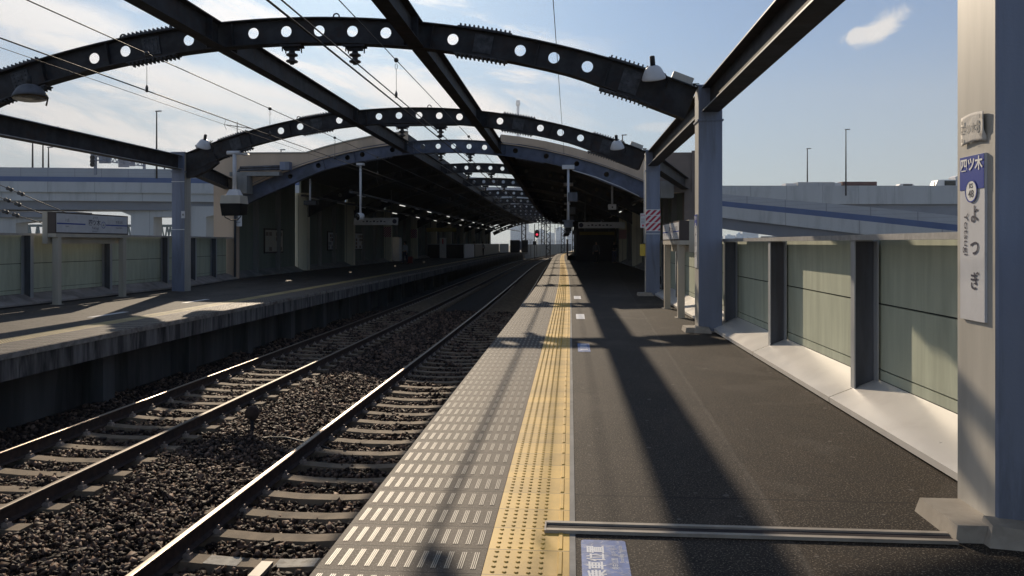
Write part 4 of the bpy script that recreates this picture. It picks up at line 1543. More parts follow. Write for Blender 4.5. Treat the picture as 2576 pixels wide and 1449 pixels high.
wire(wpts(-6.48, 3.90), .009, 'contact wire low over the far track')
wire(wpts(-6.48, 4.47), .008, 'messenger wire above the far contact wire')
wire(wpts(-6.62, 3.84, 1.5, 60), .004, 'hair thin wire beside the far contact wire')
wire(wpts(-2.77, 3.90), .009, 'contact wire low over the near track')
wire(wpts(-2.77, 4.48), .007, 'messenger wire above the near contact wire')
wire(wpts(-3.90, 4.70), .016, 'thick black feeder cable hung from the arch insulators')
wire(wpts(-3.84, 4.66), .010, 'thinner cable strapped to the thick feeder')
wire(wpts(-5.14, 4.70, 23.3), .012, 'second feeder cable on the left insulators from the second arch on')
wire([(-.25, y, 5.09) for y in (1.5, 13.9, 23.3, 30.4)], .006, 'thin lone wire lying on top of the arches')
for i, (x, y, za, zb, lab) in enumerate((
        (-6.48, 11.35, 4.47, 3.90, 'leftmost dropper on the far line, in front of the first arch'),
        (-6.48, 16.2, 4.47, 3.90, 'second dropper on the far line, seen under the first arch'),
        (-6.48, 20.8, 4.47, 3.90, 'third dropper on the far line, just before the second arch'),
        (-6.48, 25.6, 4.47, 3.90, 'fourth dropper on the far line, past the second arch'),
        (-2.77, 12.1, 4.48, 3.90, 'nearest dropper on the near line, below the large round clamp'),
        (-2.77, 20.9, 4.48, 3.90, 'second dropper on the near line, before the second arch'),
        (-2.77, 29.5, 4.48, 3.90, 'third dropper on the near line, at the canopy front'))):
    t = thing('dropper', (x + bend(y), y, zb), lab, 'dropper', 'droppers of the overhead line')
    X = x + bend(y)
    m_ = MB()
    m_.tube([(X, y, zb), (X, y, za - .14)], .004, 5)
    pts = [(X + .02 * math.cos(a), y, za - .10 + .045 * math.sin(a)) for a in [q * math.pi / 5 for q in range(11)]]
    m_.tube(pts, .004, 5)
    m_.build('rod', M['wire'], t)
    m_ = MB()
    m_.lathe([(.012, -.035), (.035, -.02), (.038, 0), (.035, .02), (.012, .035)], (X, y, za), 10, axis=(0, 1, 0))
    m_.tube([(X, y, zb - .02), (X, y, zb + .05), (X, y, zb + .09)], [.02, .022, .008], 8)
    m_.build('clamp', M['porcelain'], t)


def insulator(x, y, ztop, label, group='spool insulators under the arches', bar=False):
    t = thing('insulator', (x, y, ztop - .42), label, 'insulator', group)
    m_ = MB()
    m_.box(x - .20, x + .20, y - .11, y - .06, ztop - .045, ztop - .005)
    m_.box(x - .20, x + .20, y + .06, y + .11, ztop - .045, ztop - .005)
    m_.box(x - .14, x + .14, y - .05, y + .05, ztop - .10, ztop - .055)
    for q in (-.15, .15):
        m_.tube([(x + q, y - .085, ztop), (x + q, y - .085, ztop - .13)], .012, 6)
        m_.tube([(x + q, y + .085, ztop), (x + q, y + .085, ztop - .13)], .012, 6)
    m_.build('bracket', M['steel_dark'], t)
    m_ = MB()
    m_.lathe([(.05, 0), (.06, -.05), (.105, -.07), (.11, -.09), (.09, -.105), (.055, -.115), (.05, -.15), (.06, -.17), (.105, -.19), (.11, -.21), (.085, -.225), (.05, -.235), (.035, -.26)],
             (x, y, ztop - .10), 16)
    m_.build('porcelain_body', M['porcelain'], t)
    return t


iw = ['first arch', 'second arch']
ins_x = {13.9: (-5.14, -3.9), 23.3: (-5.14, -4.06)}
for i, y in enumerate(ARCH_Y[1:9]):
    for k, x in enumerate((-5.14, -3.95)):
        zz_ = arc_top(x) - (.47 if y < 30 else .49)
        if i == 1:
            zz_ -= .06
        insulator(x + bend(y), y, zz_, '%s ribbed spool insulator under the %s arch from the camera' % ('left' if k == 0 else 'right', ['first', 'second', 'third', 'fourth', 'fifth', 'sixth', 'seventh', 'eighth'][i]))
m_ = MB(); z_ = arc_top(-4.5) - .47
m_.box(-5.75, -3.45, 23.2, 23.25, z_ - .065, z_ - .01); m_.box(-5.75, -3.45, 23.35, 23.4, z_ - .065, z_ - .01)
tag(m_.build('insulator_crossbar', M['steel_dark']), 'twin channel bar under the second arch carrying two insulators', 'crossbar')

# ================================================================== LAMPS ON THE ARCHES
def floodlight(x, y, z, tilt, label, ay=-.35, k=1.0, sm_='offwhite'):
    t = thing('floodlight', (x, y, z), label, 'floodlight', 'white bell floodlights on the arches')
    ax = Vector((math.sin(tilt), ay, math.cos(tilt))).normalized()
    c = Vector((x, y, z))
    m_ = MB()
    m_.lathe([(a * k, b) for a, b in [(.205, 0), (.21, .02), (.195, .07), (.16, .15), (.13, .20), (.085, .235), (.05, .245)]], c, 20, axis=ax)
    shd = m_.build('lamp_shade', M[sm_], t)
    m_ = MB()
    m_.lathe([(.045, .24), (.045, .40), (.03, .41)], c, 12, axis=ax)
    m_.build('lamp_neck', M['black'], shd)
    m_ = MB()
    m_.lathe([(a * k, b) for a, b in [(.02, -.012), (.15, -.010), (.195, -.004), (.20, -.001)]], c, 20, axis=ax)
    m_.build('lamp_glass', M['lamp_glass'], shd)
    m_ = MB()
    m_.tube([c + ax * .1 + Vector((.19, 0, 0)), c + Vector((.27, .1, .02)), c + Vector((.22, .12, -.12))], .015, 6)
    m_.build('mounting_arm', M['steel_dark'], t)
    return t


def gearbox(x, y, z, slope, label):
    t = thing('ballast_box', (x, y, z), label, 'control box', 'grey control boxes on the arches')
    rot = Matrix.Rotation(slope, 3, 'Y')
    m_ = MB(); m_.box(-.19, .19, -.10, .10, 0, .12)
    m_.v = [tuple(rot @ Vector(v) + Vector((x, y, z))) for v in m_.v]
    m_.build('case', M['col_light'], t)
    m_ = MB()
    for k in range(5):
        a = Vector((.2, .02 * k - .04, .04)); b = a + Vector((.10 + .01 * k, 0, .05 * math.sin(k * 2.1)))
        m_.tube([tuple(rot @ a + Vector((x, y, z))), tuple(rot @ b + Vector((x, y, z)))], .008, 5)
    m_.build('loose_cables', M['wire'], t)


fl = at(1645, 200, 13.5)
floodlight(fl.x, fl.y, fl.z + .0, -.12, 'large white bell floodlight at the right end of the first arch')
fl = at(1553, 374, 22.7)
floodlight(fl.x, fl.y, fl.z, -.12, 'white bell floodlight at the right end of the second arch')
fl = at(512, 370, 23.6)
floodlight(fl.x, fl.y, fl.z, .35, 'white bell floodlight tipped over at the left end of the second arch')
fl = at(76, 247, 14.0)
floodlight(fl.x, fl.y, fl.z, -.12, 'floodlight seen from below with its dark glass, under the left end of the first arch', .07, 1.4, 'post')  # lampshade given a dark colour to paint its backlit look
g_ = at(1712, 222, 13.75); gearbox(g_.x, 13.9, arc_top(g_.x) + .02, .38, 'grey control box near the first arch right end, cables sticking out')
g_ = at(1600, 378, 23.0); gearbox(g_.x, 23.3, arc_top(g_.x) + .02, .38, 'grey control box near the second arch right end')
g_ = at(483, 384, 24.0); gearbox(g_.x + .3, 23.3, arc_top(g_.x + .3) + .02, -.38, 'grey control box near the second arch left end')

# TV antenna on the second arch
a_ = at(603, 330, 24.2)
t = thing('tv_antenna', (a_.x, 23.3, a_.z), 'small TV antenna standing on the left shoulder of the second arch', 'antenna')
zz_ = at(603, 313, 24.2).z
za_ = arc_top(a_.x)
MB().tube([(a_.x, 23.3, za_), (a_.x, 23.3, zz_ + .05)], .012, 6).build('mast', M['wire'], t)
m_ = MB()
m_.tube([(a_.x - .42, 23.3, zz_ - .03), (a_.x + .45, 23.3, zz_ - .16)], .010, 6)
for k in range(9):
    q = a_.x - .30 + .085 * k
    zq = zz_ - .03 - .13 * (q - a_.x + .42) / .87
    m_.tube([(q, 23.18, zq + .0), (q, 23.42, zq)], .005, 5)
    m_.tube([(q, 23.3, zq - .03), (q, 23.3, zq + .03)], .005, 5)
m_.tube([(a_.x - .42, 23.3, zz_ - .03), (a_.x - .36, 23.3, zz_ + .14)], .006, 5)
m_.tube([(a_.x - .42, 23.3, zz_ - .03), (a_.x - .34, 23.3, zz_ - .2)], .006, 5)
m_.build('boom', M['wire'], t)

# hanging platform monitor beside the left column
mx, my = -9.85, 21.95
t = thing('platform_monitor', (mx, my, 2.35), 'boxy cream hooded monitor hanging from the left side of the second arch', 'monitor')
zs = arc_top(mx) - .5
m_ = MB(); m_.tube([(mx, my, 3.12), (mx, my, 4.18)], .055, 12); m_.build('mount_pole', M['offwhite'], t)
m_ = MB(); m_.tube([(mx - .22, my, 4.22), (mx + .16, my, 4.22)], .06, 12)
m_.tube([(mx - .10, my, 4.22), (mx - .10, 23.2, 4.3)], .03, 8)
m_.build('top_bracket', M['offwhite'], t)
m_ = MB()
m_.hexa([(mx - .19, my - .18, 2.96), (mx + .19, my - .18, 2.96), (mx + .19, my + .18, 2.96), (mx - .19, my + .18, 2.96),
         (mx - .12, my - .1, 3.14), (mx + .12, my - .1, 3.14), (mx + .12, my + .1, 3.14), (mx - .12, my + .1, 3.14)])
m_.build('hood_mount', M['offwhite'], t)
m_ = MB()
m_.hexa([(mx - .30, my - .32, 2.72), (mx + .30, my - .32, 2.72), (mx + .30, my + .28, 2.72), (mx - .30, my + .28, 2.72),
         (mx - .285, my - .26, 2.959), (mx + .285, my - .26, 2.959), (mx + .285, my + .24, 2.959), (mx - .285, my + .24, 2.959)])
m_.build('hood', M['cream'], t)
m_ = MB()
m_.hexa([(mx - .27, my - .25, 2.36), (mx + .27, my - .25, 2.36), (mx + .27, my + .24, 2.40), (mx - .27, my + .24, 2.40),
         (mx - .30, my - .31, 2.7195), (mx + .30, my - .31, 2.7195), (mx + .30, my + .27, 2.7195), (mx - .30, my + .27, 2.7195)])
m_.build('screen_box', M['glassdark'], t)
m_ = MB()
m_.tube([(mx - .28, my, 2.98), (mx - .36, my, 2.8), (mx - .36, my, 2.5), (mx - .28, my, 2.32), (mx - .1, my, 2.24), (mx + .1, my, 2.25), (mx + .2, my, 2.36)], .016, 8)
m_.build('cable_loop', M['wire'], t)

# strain cables at the far left
t = thing('strain_cables', tuple(at(60, 520, 30)), 'three slanting black cables with insulators at the left edge', 'cables')
for k, (pa, pb) in enumerate((((-120, 415), (230, 562)), ((-120, 450), (215, 580)), ((-120, 492), (205, 592)))):
    m_ = MB()
    a, b = at(*pa, 34), at(*pb, 30)
    m_.tube([a, a.lerp(b, .5), b], .018, 6)
    for f in (.42, .50):
        q = a.lerp(b, f); q2 = a.lerp(b, f + .045)
        m_.tube([q, q.lerp(q2, .2), q.lerp(q2, .5), q.lerp(q2, .8), q2], [.03, .085, .06, .085, .03], 10)
    m_.build('strain_cable', M['wire'], t)
del m_

# ================================================================== CANOPIES
YC0, YC1 = 30.45, 142.0
def roof_line(xs, side):
    out = []
    for x in xs:
        z = arc_top(x) + .36
        if side == 'L' and x < -10.7:
            z = 5.18
        out.append((x, z))
    return out


def canopy(side):
    t = thing('platform_canopy', ((-10.5 if side == 'L' else 1.0), YC0, 0),
              'long dark canopy with beige gable over the opposite platform' if side == 'L' else 'long dark canopy with brown end wall over the near platform', 'canopy')
    m_ = MB()
    if side == 'L':
        xs = [-14.5, -10.7, -9.9, -9, -8, -7.2, -6.52]
        top = roof_line(xs, 'L')
    else:
        xs = [-2.76, -2.0, -1.0, 0, 1, 2, 2.7]
        top = [(x, arc_top(x) + .30) for x in xs] + [(2.71, 5.05), (4.95, 5.05)]
    low = [(x, z - .16) for x, z in top]
    m_.sweep(top + low[::-1], yrange(YC0 + .2, YC1, 4))
    m_.build('roof', M['roof'], t)
    # eave trim along the opening
    m_ = MB()
    xe = -6.5 if side == 'L' else -2.78
    ze = arc_top(xe)
    m_.sweep([(xe - .05, ze - .02), (xe + .05, ze - .02), (xe + .05, ze + .22), (xe - .05, ze + .22)], yrange(YC0 + .2, YC1, 4))
    m_.build('eave_trim', M['steel_dark'], t)
    # gable
    m_ = MB()
    if side == 'L':
        tp = [(-14.55, 5.22)] + [(x, z + .03) for x, z in top[1:]]
        lo_x = [-6.52, -7.2, -8, -9, -9.9, -10.7, -12, -13.0]
        lo = [(x, arc_top(x) - .05) for x in lo_x] + [(-13.2, 3.75), (-14.55, 3.75)]
        m_.prism(tp + lo, YC0 + .03, YC0 + .18)
        m_.build('gable', M['beige'], t)
        m_ = MB()
        m_.prism([(x, z + .005) for x, z in tp] + [(x, z + .05) for x, z in tp[::-1]], YC0 - .02, YC0 + .2)
        m_.build('coping', M['cream'], t)
    else:
        tp = [(x, z + .02) for x, z in top[:7]] + [(2.95, 5.07), (4.95, 5.07)]
        lo = [(4.95, 3.6)] + [(x, arc_top(x) - .05) for x in (3.9, 3, 2, 1, 0, -1, -2, -2.76)]
        m_.prism(tp + lo, YC0 + .03, YC0 + .18)
        m_.build('gable', [M['beige']], t)
    return t


cl = canopy('L')
cr = canopy('R')
# brown end wall and pillar of the near canopy
m_ = MB()
m_.box(3.45, 4.95, YC0 - .06, YC0 + .02, 3.55, 5.10); m_.box(4.42, 4.98, YC0 - .10, YC0 + .4, 0.0, 3.549)
m_.box(4.7, 4.98, YC0 - .11, YC0 - .061, 3.55, 5.16)
m_.build('brown_end_wall', M['brown'], cr)
m_ = MB()
m_.box(3.45, 3.95, YC0 - .6, YC0 - .061, 3.3, 3.95)
m_.build('pale_eave_box', M['concrete'], cr)
# beige pillar and boxes of the far canopy
m_ = MB()
m_.box(-14.5, -13.66, YC0 - .10, YC0 + .45, 0.1, 5.2)
m_.build('beige_pillar', M['beige'], cl)
m_ = MB()
m_.box(-13.4, -12.85, YC0 - .7, YC0 - .13, 3.55, 4.25); m_.box(-13.65, -11.6, YC0 - .5, YC0 - .13, 4.26, 4.42)
m_.build('pale_eave_box', M['concrete'], cl)
m_ = MB()
m_.tube([(-13.3, YC0 - .3, 4.62), (-11.5, YC0 - .3, 4.66)], .05, 8)
m_.tube([(-13.3, YC0 - .3, 4.52), (-11.5, YC0 - .3, 4.56)], .05, 8)
m_.tube([(-13.55, YC0 - .2, .2), (-13.55, YC0 - .2, 4.3), (-13.3, YC0 - .3, 4.55)], .05, 8)
m_.build('conduit', M['post'], cl)
MB().box(-11.6, -11.2, YC0 - .45, YC0 - .14, 4.5, 4.82).build('junction_box', M['steel_blue'], cl)
m_ = MB(); m_.box(-13.60, -13.30, YC0 - .13, YC0 - .105, 2.25, 2.75); m_.build('pillar_notice', M['offwhite'], cl)
m_ = MB(); m_.box(-13.56, -13.45, YC0 - .136, YC0 - .131, 2.55, 2.68); m_.box(-13.56, -13.36, YC0 - .136, YC0 - .131, 2.40, 2.43); m_.build('notice_print', M['inkgrey'], cl)

# side walls and pillars under the canopies
YP = ARCH_Y[3:]
for i in range(len(YP) - 1):
    ya, yb = YP[i], YP[i + 1]
    for side in ('L', 'R'):
        sg = -1 if side == 'L' else 1
        X = -14.25 if side == 'L' else 4.72
        t = thing('canopy_side_wall', (X + bend(ya), ya, 0), '%s canopy side wall bay, %s' % ('far' if side == 'L' else 'near', ('first past the canopy front' if i == 0 else ORD[i] + ' from the canopy front')), 'wall', 'panelled side walls under the canopies')
        m_ = MB()
        y0, y1 = ya + .5, yb - (.42 if (side == 'L' and i == 0) else .15)
        xa, xb = X + bend(y0), X + bend(y1)
        m_.hexa([(xa - .05, y0, .1), (xa + .05, y0, .1), (xb + .05, y1, .1), (xb - .05, y1, .1),
                 (xa - .05, y0, 5.0), (xa + .05, y0, 5.0), (xb + .05, y1, 5.0), (xb - .05, y1, 5.0)])
        m_.build('wall_panel', M['wallin'], t)
        n = 3
        for k in range(1, n):
            yy_ = y0 + (y1 - y0) * k / n
            xx = X + bend(yy_)
            m_ = MB(); q = sorted((xx - sg * .05, xx - sg * .27))
            m_.box(q[0], q[1], yy_ - .07, yy_ + .07, .25, 4.1)
            m_.build('wall_rib', M['concrete'], t)
        m_ = MB()
        xa2, xb2 = xa - sg * .05, xb - sg * .05
        m_.hexa([(xa2, y0, .05), (xa2 - sg * .45, y0, .05), (xb2 - sg * .45, y1, .05), (xb2, y1, .05),
                 (xa2, y0, .38), (xa2 - sg * .45, y0, .15), (xb2 - sg * .45, y1, .15), (xb2, y1, .38)])
        m_.build('wall_skirt', M['concrete'], t)
        if i > 0:
            t2 = thing('canopy_pillar', (X + bend(ya), ya, .1), '%s cream pillar, %s inside the canopy' % ('far' if side == 'L' else 'near', ORD[i - 1]), 'pillar', 'cream pillars inside the canopies')
            m_ = MB()
            xx = X + bend(ya)
            a, b = sorted((xx + sg * .1, xx - sg * .62))
            m_.box(a, b, ya - .22, ya + .22, .15, 4.2)
            m_.build('shaft', M['pillar_cream'], t2)
            m_ = MB()
            m_.box((a + b) / 2 - .1, (a + b) / 2 - .085, ya - .226, ya - .2205, .2, 4.1)
            m_.build('joint_strip', M['black'], t2)

# roof trusses and light troughs
def lightrow(X, z, ya, yb, step, label, first_lit, skip):
    t = thing('light_trough', (X, ya, z), label, 'light trough')
    m_ = MB()
    m_.sweep([(X - .09, z + .03), (X + .09, z + .03), (X + .09, z + .11), (X - .09, z + .11)], yrange(ya, yb, 4))
    m_.build('trough', M['post'], t)
    k = 0
    y = ya + 1
    while y < yb - 2:
        m_ = MB()
        xa, xb = X + bend(y), X + bend(y + 1.25)
        m_.bar((xa, y, z), (xb, y + 1.25, z), .07, .035)
        lit = y > first_lit and (k % skip == 0)
        m_.build('fluorescent_tube', M['tube_lit'] if lit else M['offwhite'], t)
        y += step
        k += 1


lightrow(-9.2, 3.66, 32, 138, 4.4, 'long row of tube lights nearer the track under the far canopy', 38, 2)
lightrow(-12.0, 3.66, 34, 136, 4.4, 'long row of tube lights nearer the wall under the far canopy', 50, 2)
lightrow(3.3, 3.5, 33, 136, 4.4, 'row of tube lights under the near canopy', 36, 3)

# hanging signs
def hang_sign(x0, x1, y, z0, z1, ztop, mat_, label, disc_u=None):
    t = thing('hanging_sign', ((x0 + x1) / 2, y, z0), label, 'hanging sign')
    MB().box(x0, x1, y - .08, y + .08, z0, z1).build('sign_panel', mat_, t)
    for x in (x0 + (x1 - x0) * .15, x0 + (x1 - x0) * .85):
        MB().tube([(x, y, z1), (x, y, ztop)], .03, 8).build('hanger', M['post'], t)
    if disc_u is not None:
        m_ = MB(); disc(m_, (x0 + (x1 - x0) * disc_u, y - .081, (z0 + z1) / 2), (1, 0, 0), UPV, .13)
        for k in range(7):
            a = x0 + (x1 - x0) * (.2 + .08 * k)
            m_.box(a, a + .11, y - .085, y - .081, (z0 + z1) / 2 - .04, (z0 + z1) / 2 + .04 * (k % 2 + .3))
        m_.build('pictogram', M['signink'], t)
    return t


a, b = at(890, 548, 44), at(1002, 566, 44)
hang_sign(a.x, b.x, (a.y + b.y) / 2, b.z, a.z, 4.6, M['offwhite'], 'long grey guide sign with a round number hung under the far canopy', .93)
a, b = at(1455, 559, 44), at(1571, 574, 44)
hang_sign(a.x, b.x, (a.y + b.y) / 2, b.z, a.z, 4.3, M['offwhite'], 'long grey guide sign with a round number hung under the near canopy', .06)
a, b = at(1072, 573, 72), at(1148, 583, 72)
hang_sign(a.x, b.x, (a.y + b.y) / 2, b.z, a.z, 4.5, M['yellow_dim'], 'dim yellow overhead exit sign deep under the far canopy')
a, b = at(1458, 583, 60), at(1545, 591, 60)
hang_sign(a.x, b.x, (a.y + b.y) / 2, b.z, a.z, 4.3, M['yellow_dim'], 'dim yellow overhead exit sign behind the near guide sign')


def drop_pole(px, ytop, ybot, d, label, kind):
    a, b = at(px, ytop, d), at(px, ybot, d)
    t = thing('hanging_' + kind, (a.x, a.y, b.z), label, kind)
    MB().tube([a, b], .045, 8).build('drop_pole', M['offwhite'], t)
    return t, a, b


t, a, b = drop_pole(907, 415, 545, 30.4, 'drop pole with a round spotlight under the left canopy front', 'spotlight')
MB().lathe([(.06, -.14), (.13, -.1), (.155, 0), (.16, .12), (.15, .14)], b, 14, axis=(-.6, -.75, -.1)).build('lamp_head', M['offwhite'], t)
MB().lathe([(.01, .141), (.145, .142), (.01, .15)], b, 14, axis=(-.6, -.75, -.1)).build('lamp_glass', M['glassdark'], t)
MB().box(a.x - .14, a.x + .14, a.y - .12, a.y + .12, a.z - .02, a.z + .07).build('top_plate', M['offwhite'], t)
t, a, b = drop_pole(780, 450, 505, 32, 'short drop pole with a dark box near the first inner pillar', 'speaker')
MB().box(b.x - .2, b.x + .3, b.y - .2, b.y + .2, b.z - .18, b.z).build('case', M['black'], t)
t, a, b = drop_pole(1540, 455, 514, 34, 'pale box on a pole under the near canopy', 'display')
MB().box(b.x - .17, b.x + .17, b.y - .2, b.y + .2, b.z - .23, b.z).build('case', M['offwhite'], t)
MB().box(b.x - .03, b.x + .03, b.y - .204, b.y - .2005, b.z - .17, b.z - .10).build('lens', M['black'], t)
# white conduits along the foot of the canopy arch
m_ = MB()
m_.tube([at(1440, 428, 30.2), at(1500, 446, 30.2), at(1560, 470, 30.2), at(1608, 494, 30.2)], .022, 6)
tag(m_.build('conduit', M['offwhite']), 'pale conduit slanting along the foot of the near canopy arch', 'conduit')
MON = [30.35, 39.3, 48.4, 59.3, 70.2]
for i, y in enumerate(MON):
    X = -.04 + bend(y) + .06 * i
    t = thing('drivers_monitor', (X, y, 2.3), 'monitor and camera pole hanging above the yellow tiles, %s in the line' % ORD[i], 'monitor', 'monitor poles above the platform edge')
    zt = arc_top(X) - .5
    MB().tube([(X, y, 2.42), (X, y, zt)], .05 if i == 0 else .045, 10).build('drop_pole', M['offwhite'], t)
    MB().box(X - .24, X + .24, y - .1, y + .1, zt - .1, zt + .06).build('top_bracket', M['offwhite'], t)
    if i != 3:
        MB().box(X - .02, X + .36, y - .17, y + .17, 3.2 - .15 * i, 3.55 - .15 * i).build('signal_box', M['post'], t)
    m_ = MB(); m_.box(X - .17, X + .17, y - .16, y + .16, 2.18, 2.42); m_.box(X - .24, X + .24, y - .19, y + .19, 2.421, 2.47)
    m_.build('monitor_case', M['black'] if i % 2 else M['post'], t)
t = thing('edge_camera', tuple(at(1402 + 20, 590, 70)), 'small dark tilted camera under the monitor poles', 'camera')
q = WORLD[t.name]
MB().lathe([(.1, -.18), (.14, -.1), (.15, .1), (.1, .2)], q, 10, axis=(-.5, -.6, -.5)).build('camera_body', M['black'], t)
MB().tube([q, (q.x + .25, q.y, q.z + .55)], .035, 6).build('camera_arm', M['black'], t)

# ------------------------------------------------------------ far platform furniture
X0w = -14.2
def poster(px0, px1, z0, z1, label, cols):
    y0 = depth_at(px0, X0w + .1) * CT
    d0, d1 = depth_at(px0, X0w + .1), depth_at(px1, X0w + .1)
    ya = at(px0, 600, d0).y
    yb = at(px1, 600, d1).y
    o_ = bend((ya + yb) / 2)
    xw = X0w + .02 + o_
    t = thing('wall_poster', (xw, (ya + yb) / 2, z0), label, 'poster')
    MB().box(xw, xw + .05, ya, yb, z0, z1).build('frame', M['signbrown'], t)
    m_ = MB()
    xf = xw + .052
    m_.box(xw + .0501, xf, ya + .08, yb - .08, z0 + .08, z1 - .08, 0)
    n = 5
    for i in range(n):
        for j in range(4):
            if random.random() < .55:
                a = ya + .12 + (yb - ya - .24) * i / n
                b = z0 + .12 + (z1 - z0 - .24) * j / 4
                m_.box(xf, xf + .004, a, a + (yb - ya) / n * .7, b, b + (z1 - z0) / 4 * .6, random.randint(1, 2))
    m_.build('print', cols, t)


poster(672, 719, 1.08, 2.27, 'large dim route map poster on the far wall, first bay', [M['cream'], M['col_light'], M['brown']])
poster(834, 856, 1.12, 2.28, 'narrower dim poster on the far wall, second bay', [M['offwhite'], M['brown'], M['hw_girder']])
poster(900, 925, 1.1, 2.3, 'dim poster on the far wall by the second pillar', [M['offwhite'], M['brown'], M['cream']])

c = at(984, 655, 62)
t = thing('vending_machine', (c.x, c.y, .08), 'pale grey side of a tall vending machine on the far platform', 'vending machine')
MB().box(c.x - .66, c.x + .66, c.y, c.y + .8, .12, 2.05).build('cabinet', M['offwhite'], t)
MB().box(c.x + .661, c.x + .70, c.y + .05, c.y + .75, .25, 1.95).build('front_panel', M['far2'], t)
MB().box(c.x - .62, c.x + .62, c.y + .05, c.y + .75, .06, .12).build('plinth', M['black'], t)

# red striped sheets on two far pillars
for i, k in enumerate((6, 7)):
    y = ARCH_Y[k]
    x = -14.25 + bend(y)
    t = thing('striped_banner', (x + .3, y - .23, 2.1), 'dim red striped sheet on the %s far canopy pillar' % ('vending machine side' if i == 0 else 'stair side'), 'warning sheet')
    MB().box(x + .05, x + .63, y - .236, y - .222, 2.05, 2.85).build('sheet', M['stripes'], t)
y = ARCH_Y[6]; x = 4.72 + bend(y)
t = thing('striped_banner', (x - .3, y - .23, 2.1), 'dim red striped sheet on a pillar deep in the near canopy', 'warning sheet')
MB().box(x - .63, x - .05, y - .236, y - .222, 1.9, 2.6).build('sheet', M['stripes'], t)

# stair enclosure
t = thing('stair_enclosure', (-12.5, 78, .05), 'low brown and white panelled stair enclosure on the far platform', 'stair enclosure')
def screen(a, b, d0, d1, ybot0, ybot1, mat_, name):
    pa, pb = at(a, ybot0, d0), at(b, ybot1, d1)
    m_ = MB()
    zb = .06
    v = Vector((pb.x - pa.x, pb.y - pa.y, 0)).normalized()
    nrm = Vector((-v.y, v.x, 0)) * .04
    A, B = Vector((pa.x, pa.y, zb)), Vector((pb.x, pb.y, zb))
    H = Vector((0, 0, 1.38))
    m_.hexa([A - nrm, B - nrm, B + nrm, A + nrm, A - nrm + H, B - nrm + H, B + nrm + H, A + nrm + H])
    m_.build(name, mat_, t)
    m_ = MB(); m_.bar(A + H + Vector((0, 0, .03)), B + H + Vector((0, 0, .03)), .12, .05); m_.build('top_rail', M['offwhite'], t)


screen(1069, 1111, 79, 78.6, 650, 650, M['signbrown'], 'dark_screen')
screen(1113, 1166, 78.6, 78, 650, 650, M['signbrown'], 'dark_screen')
screen(1168, 1192, 78, 84, 649, 647, M['offwhite'], 'white_screen')
screen(1194, 1255, 85, 122, 647, 637, M['signbrown'], 'dark_screen')
screen(1257, 1279, 124, 128, 637, 636, M['offwhite'], 'white_screen')
q = at(1114, 618, 76)
t2 = thing('notice_cabinet', (q.x, q.y, 1.0), 'small white notice cabinet above the stair screens', 'notice')
MB().box(q.x - .32, q.x + .32, q.y, q.y + .15, .1, 2.1).build('cabinet', M['offwhite'], t2)
MB().box(q.x - .06, q.x + .06, q.y - .01, q.y - .001, 1.5, 2.0).build('print', M['red'], t2)
# end barrier of the far platform
t = thing('platform_end_barrier', tuple(at(1305, 630, 131)[:2]) + (0,), 'dark panelled barrier closing the end of the far platform', 'barrier')
for (a, b, dd) in ((1283, 1308, 131), (1312, 1328, 133)):
    pa, pb = at(a, 628, dd), at(b, 628, dd)
    MB().box(pa.x, pb.x, pa.y, pa.y + .1, 0.02, EYE + 8 / F * dd).build('dark_panel', M['signbrown'], t)
pa = at(1310, 620, 133)
MB().box(pa.x - .18, pa.x + .18, pa.y, pa.y + .1, .4, 1.9).build('pale_plate', M['offwhite'], t)

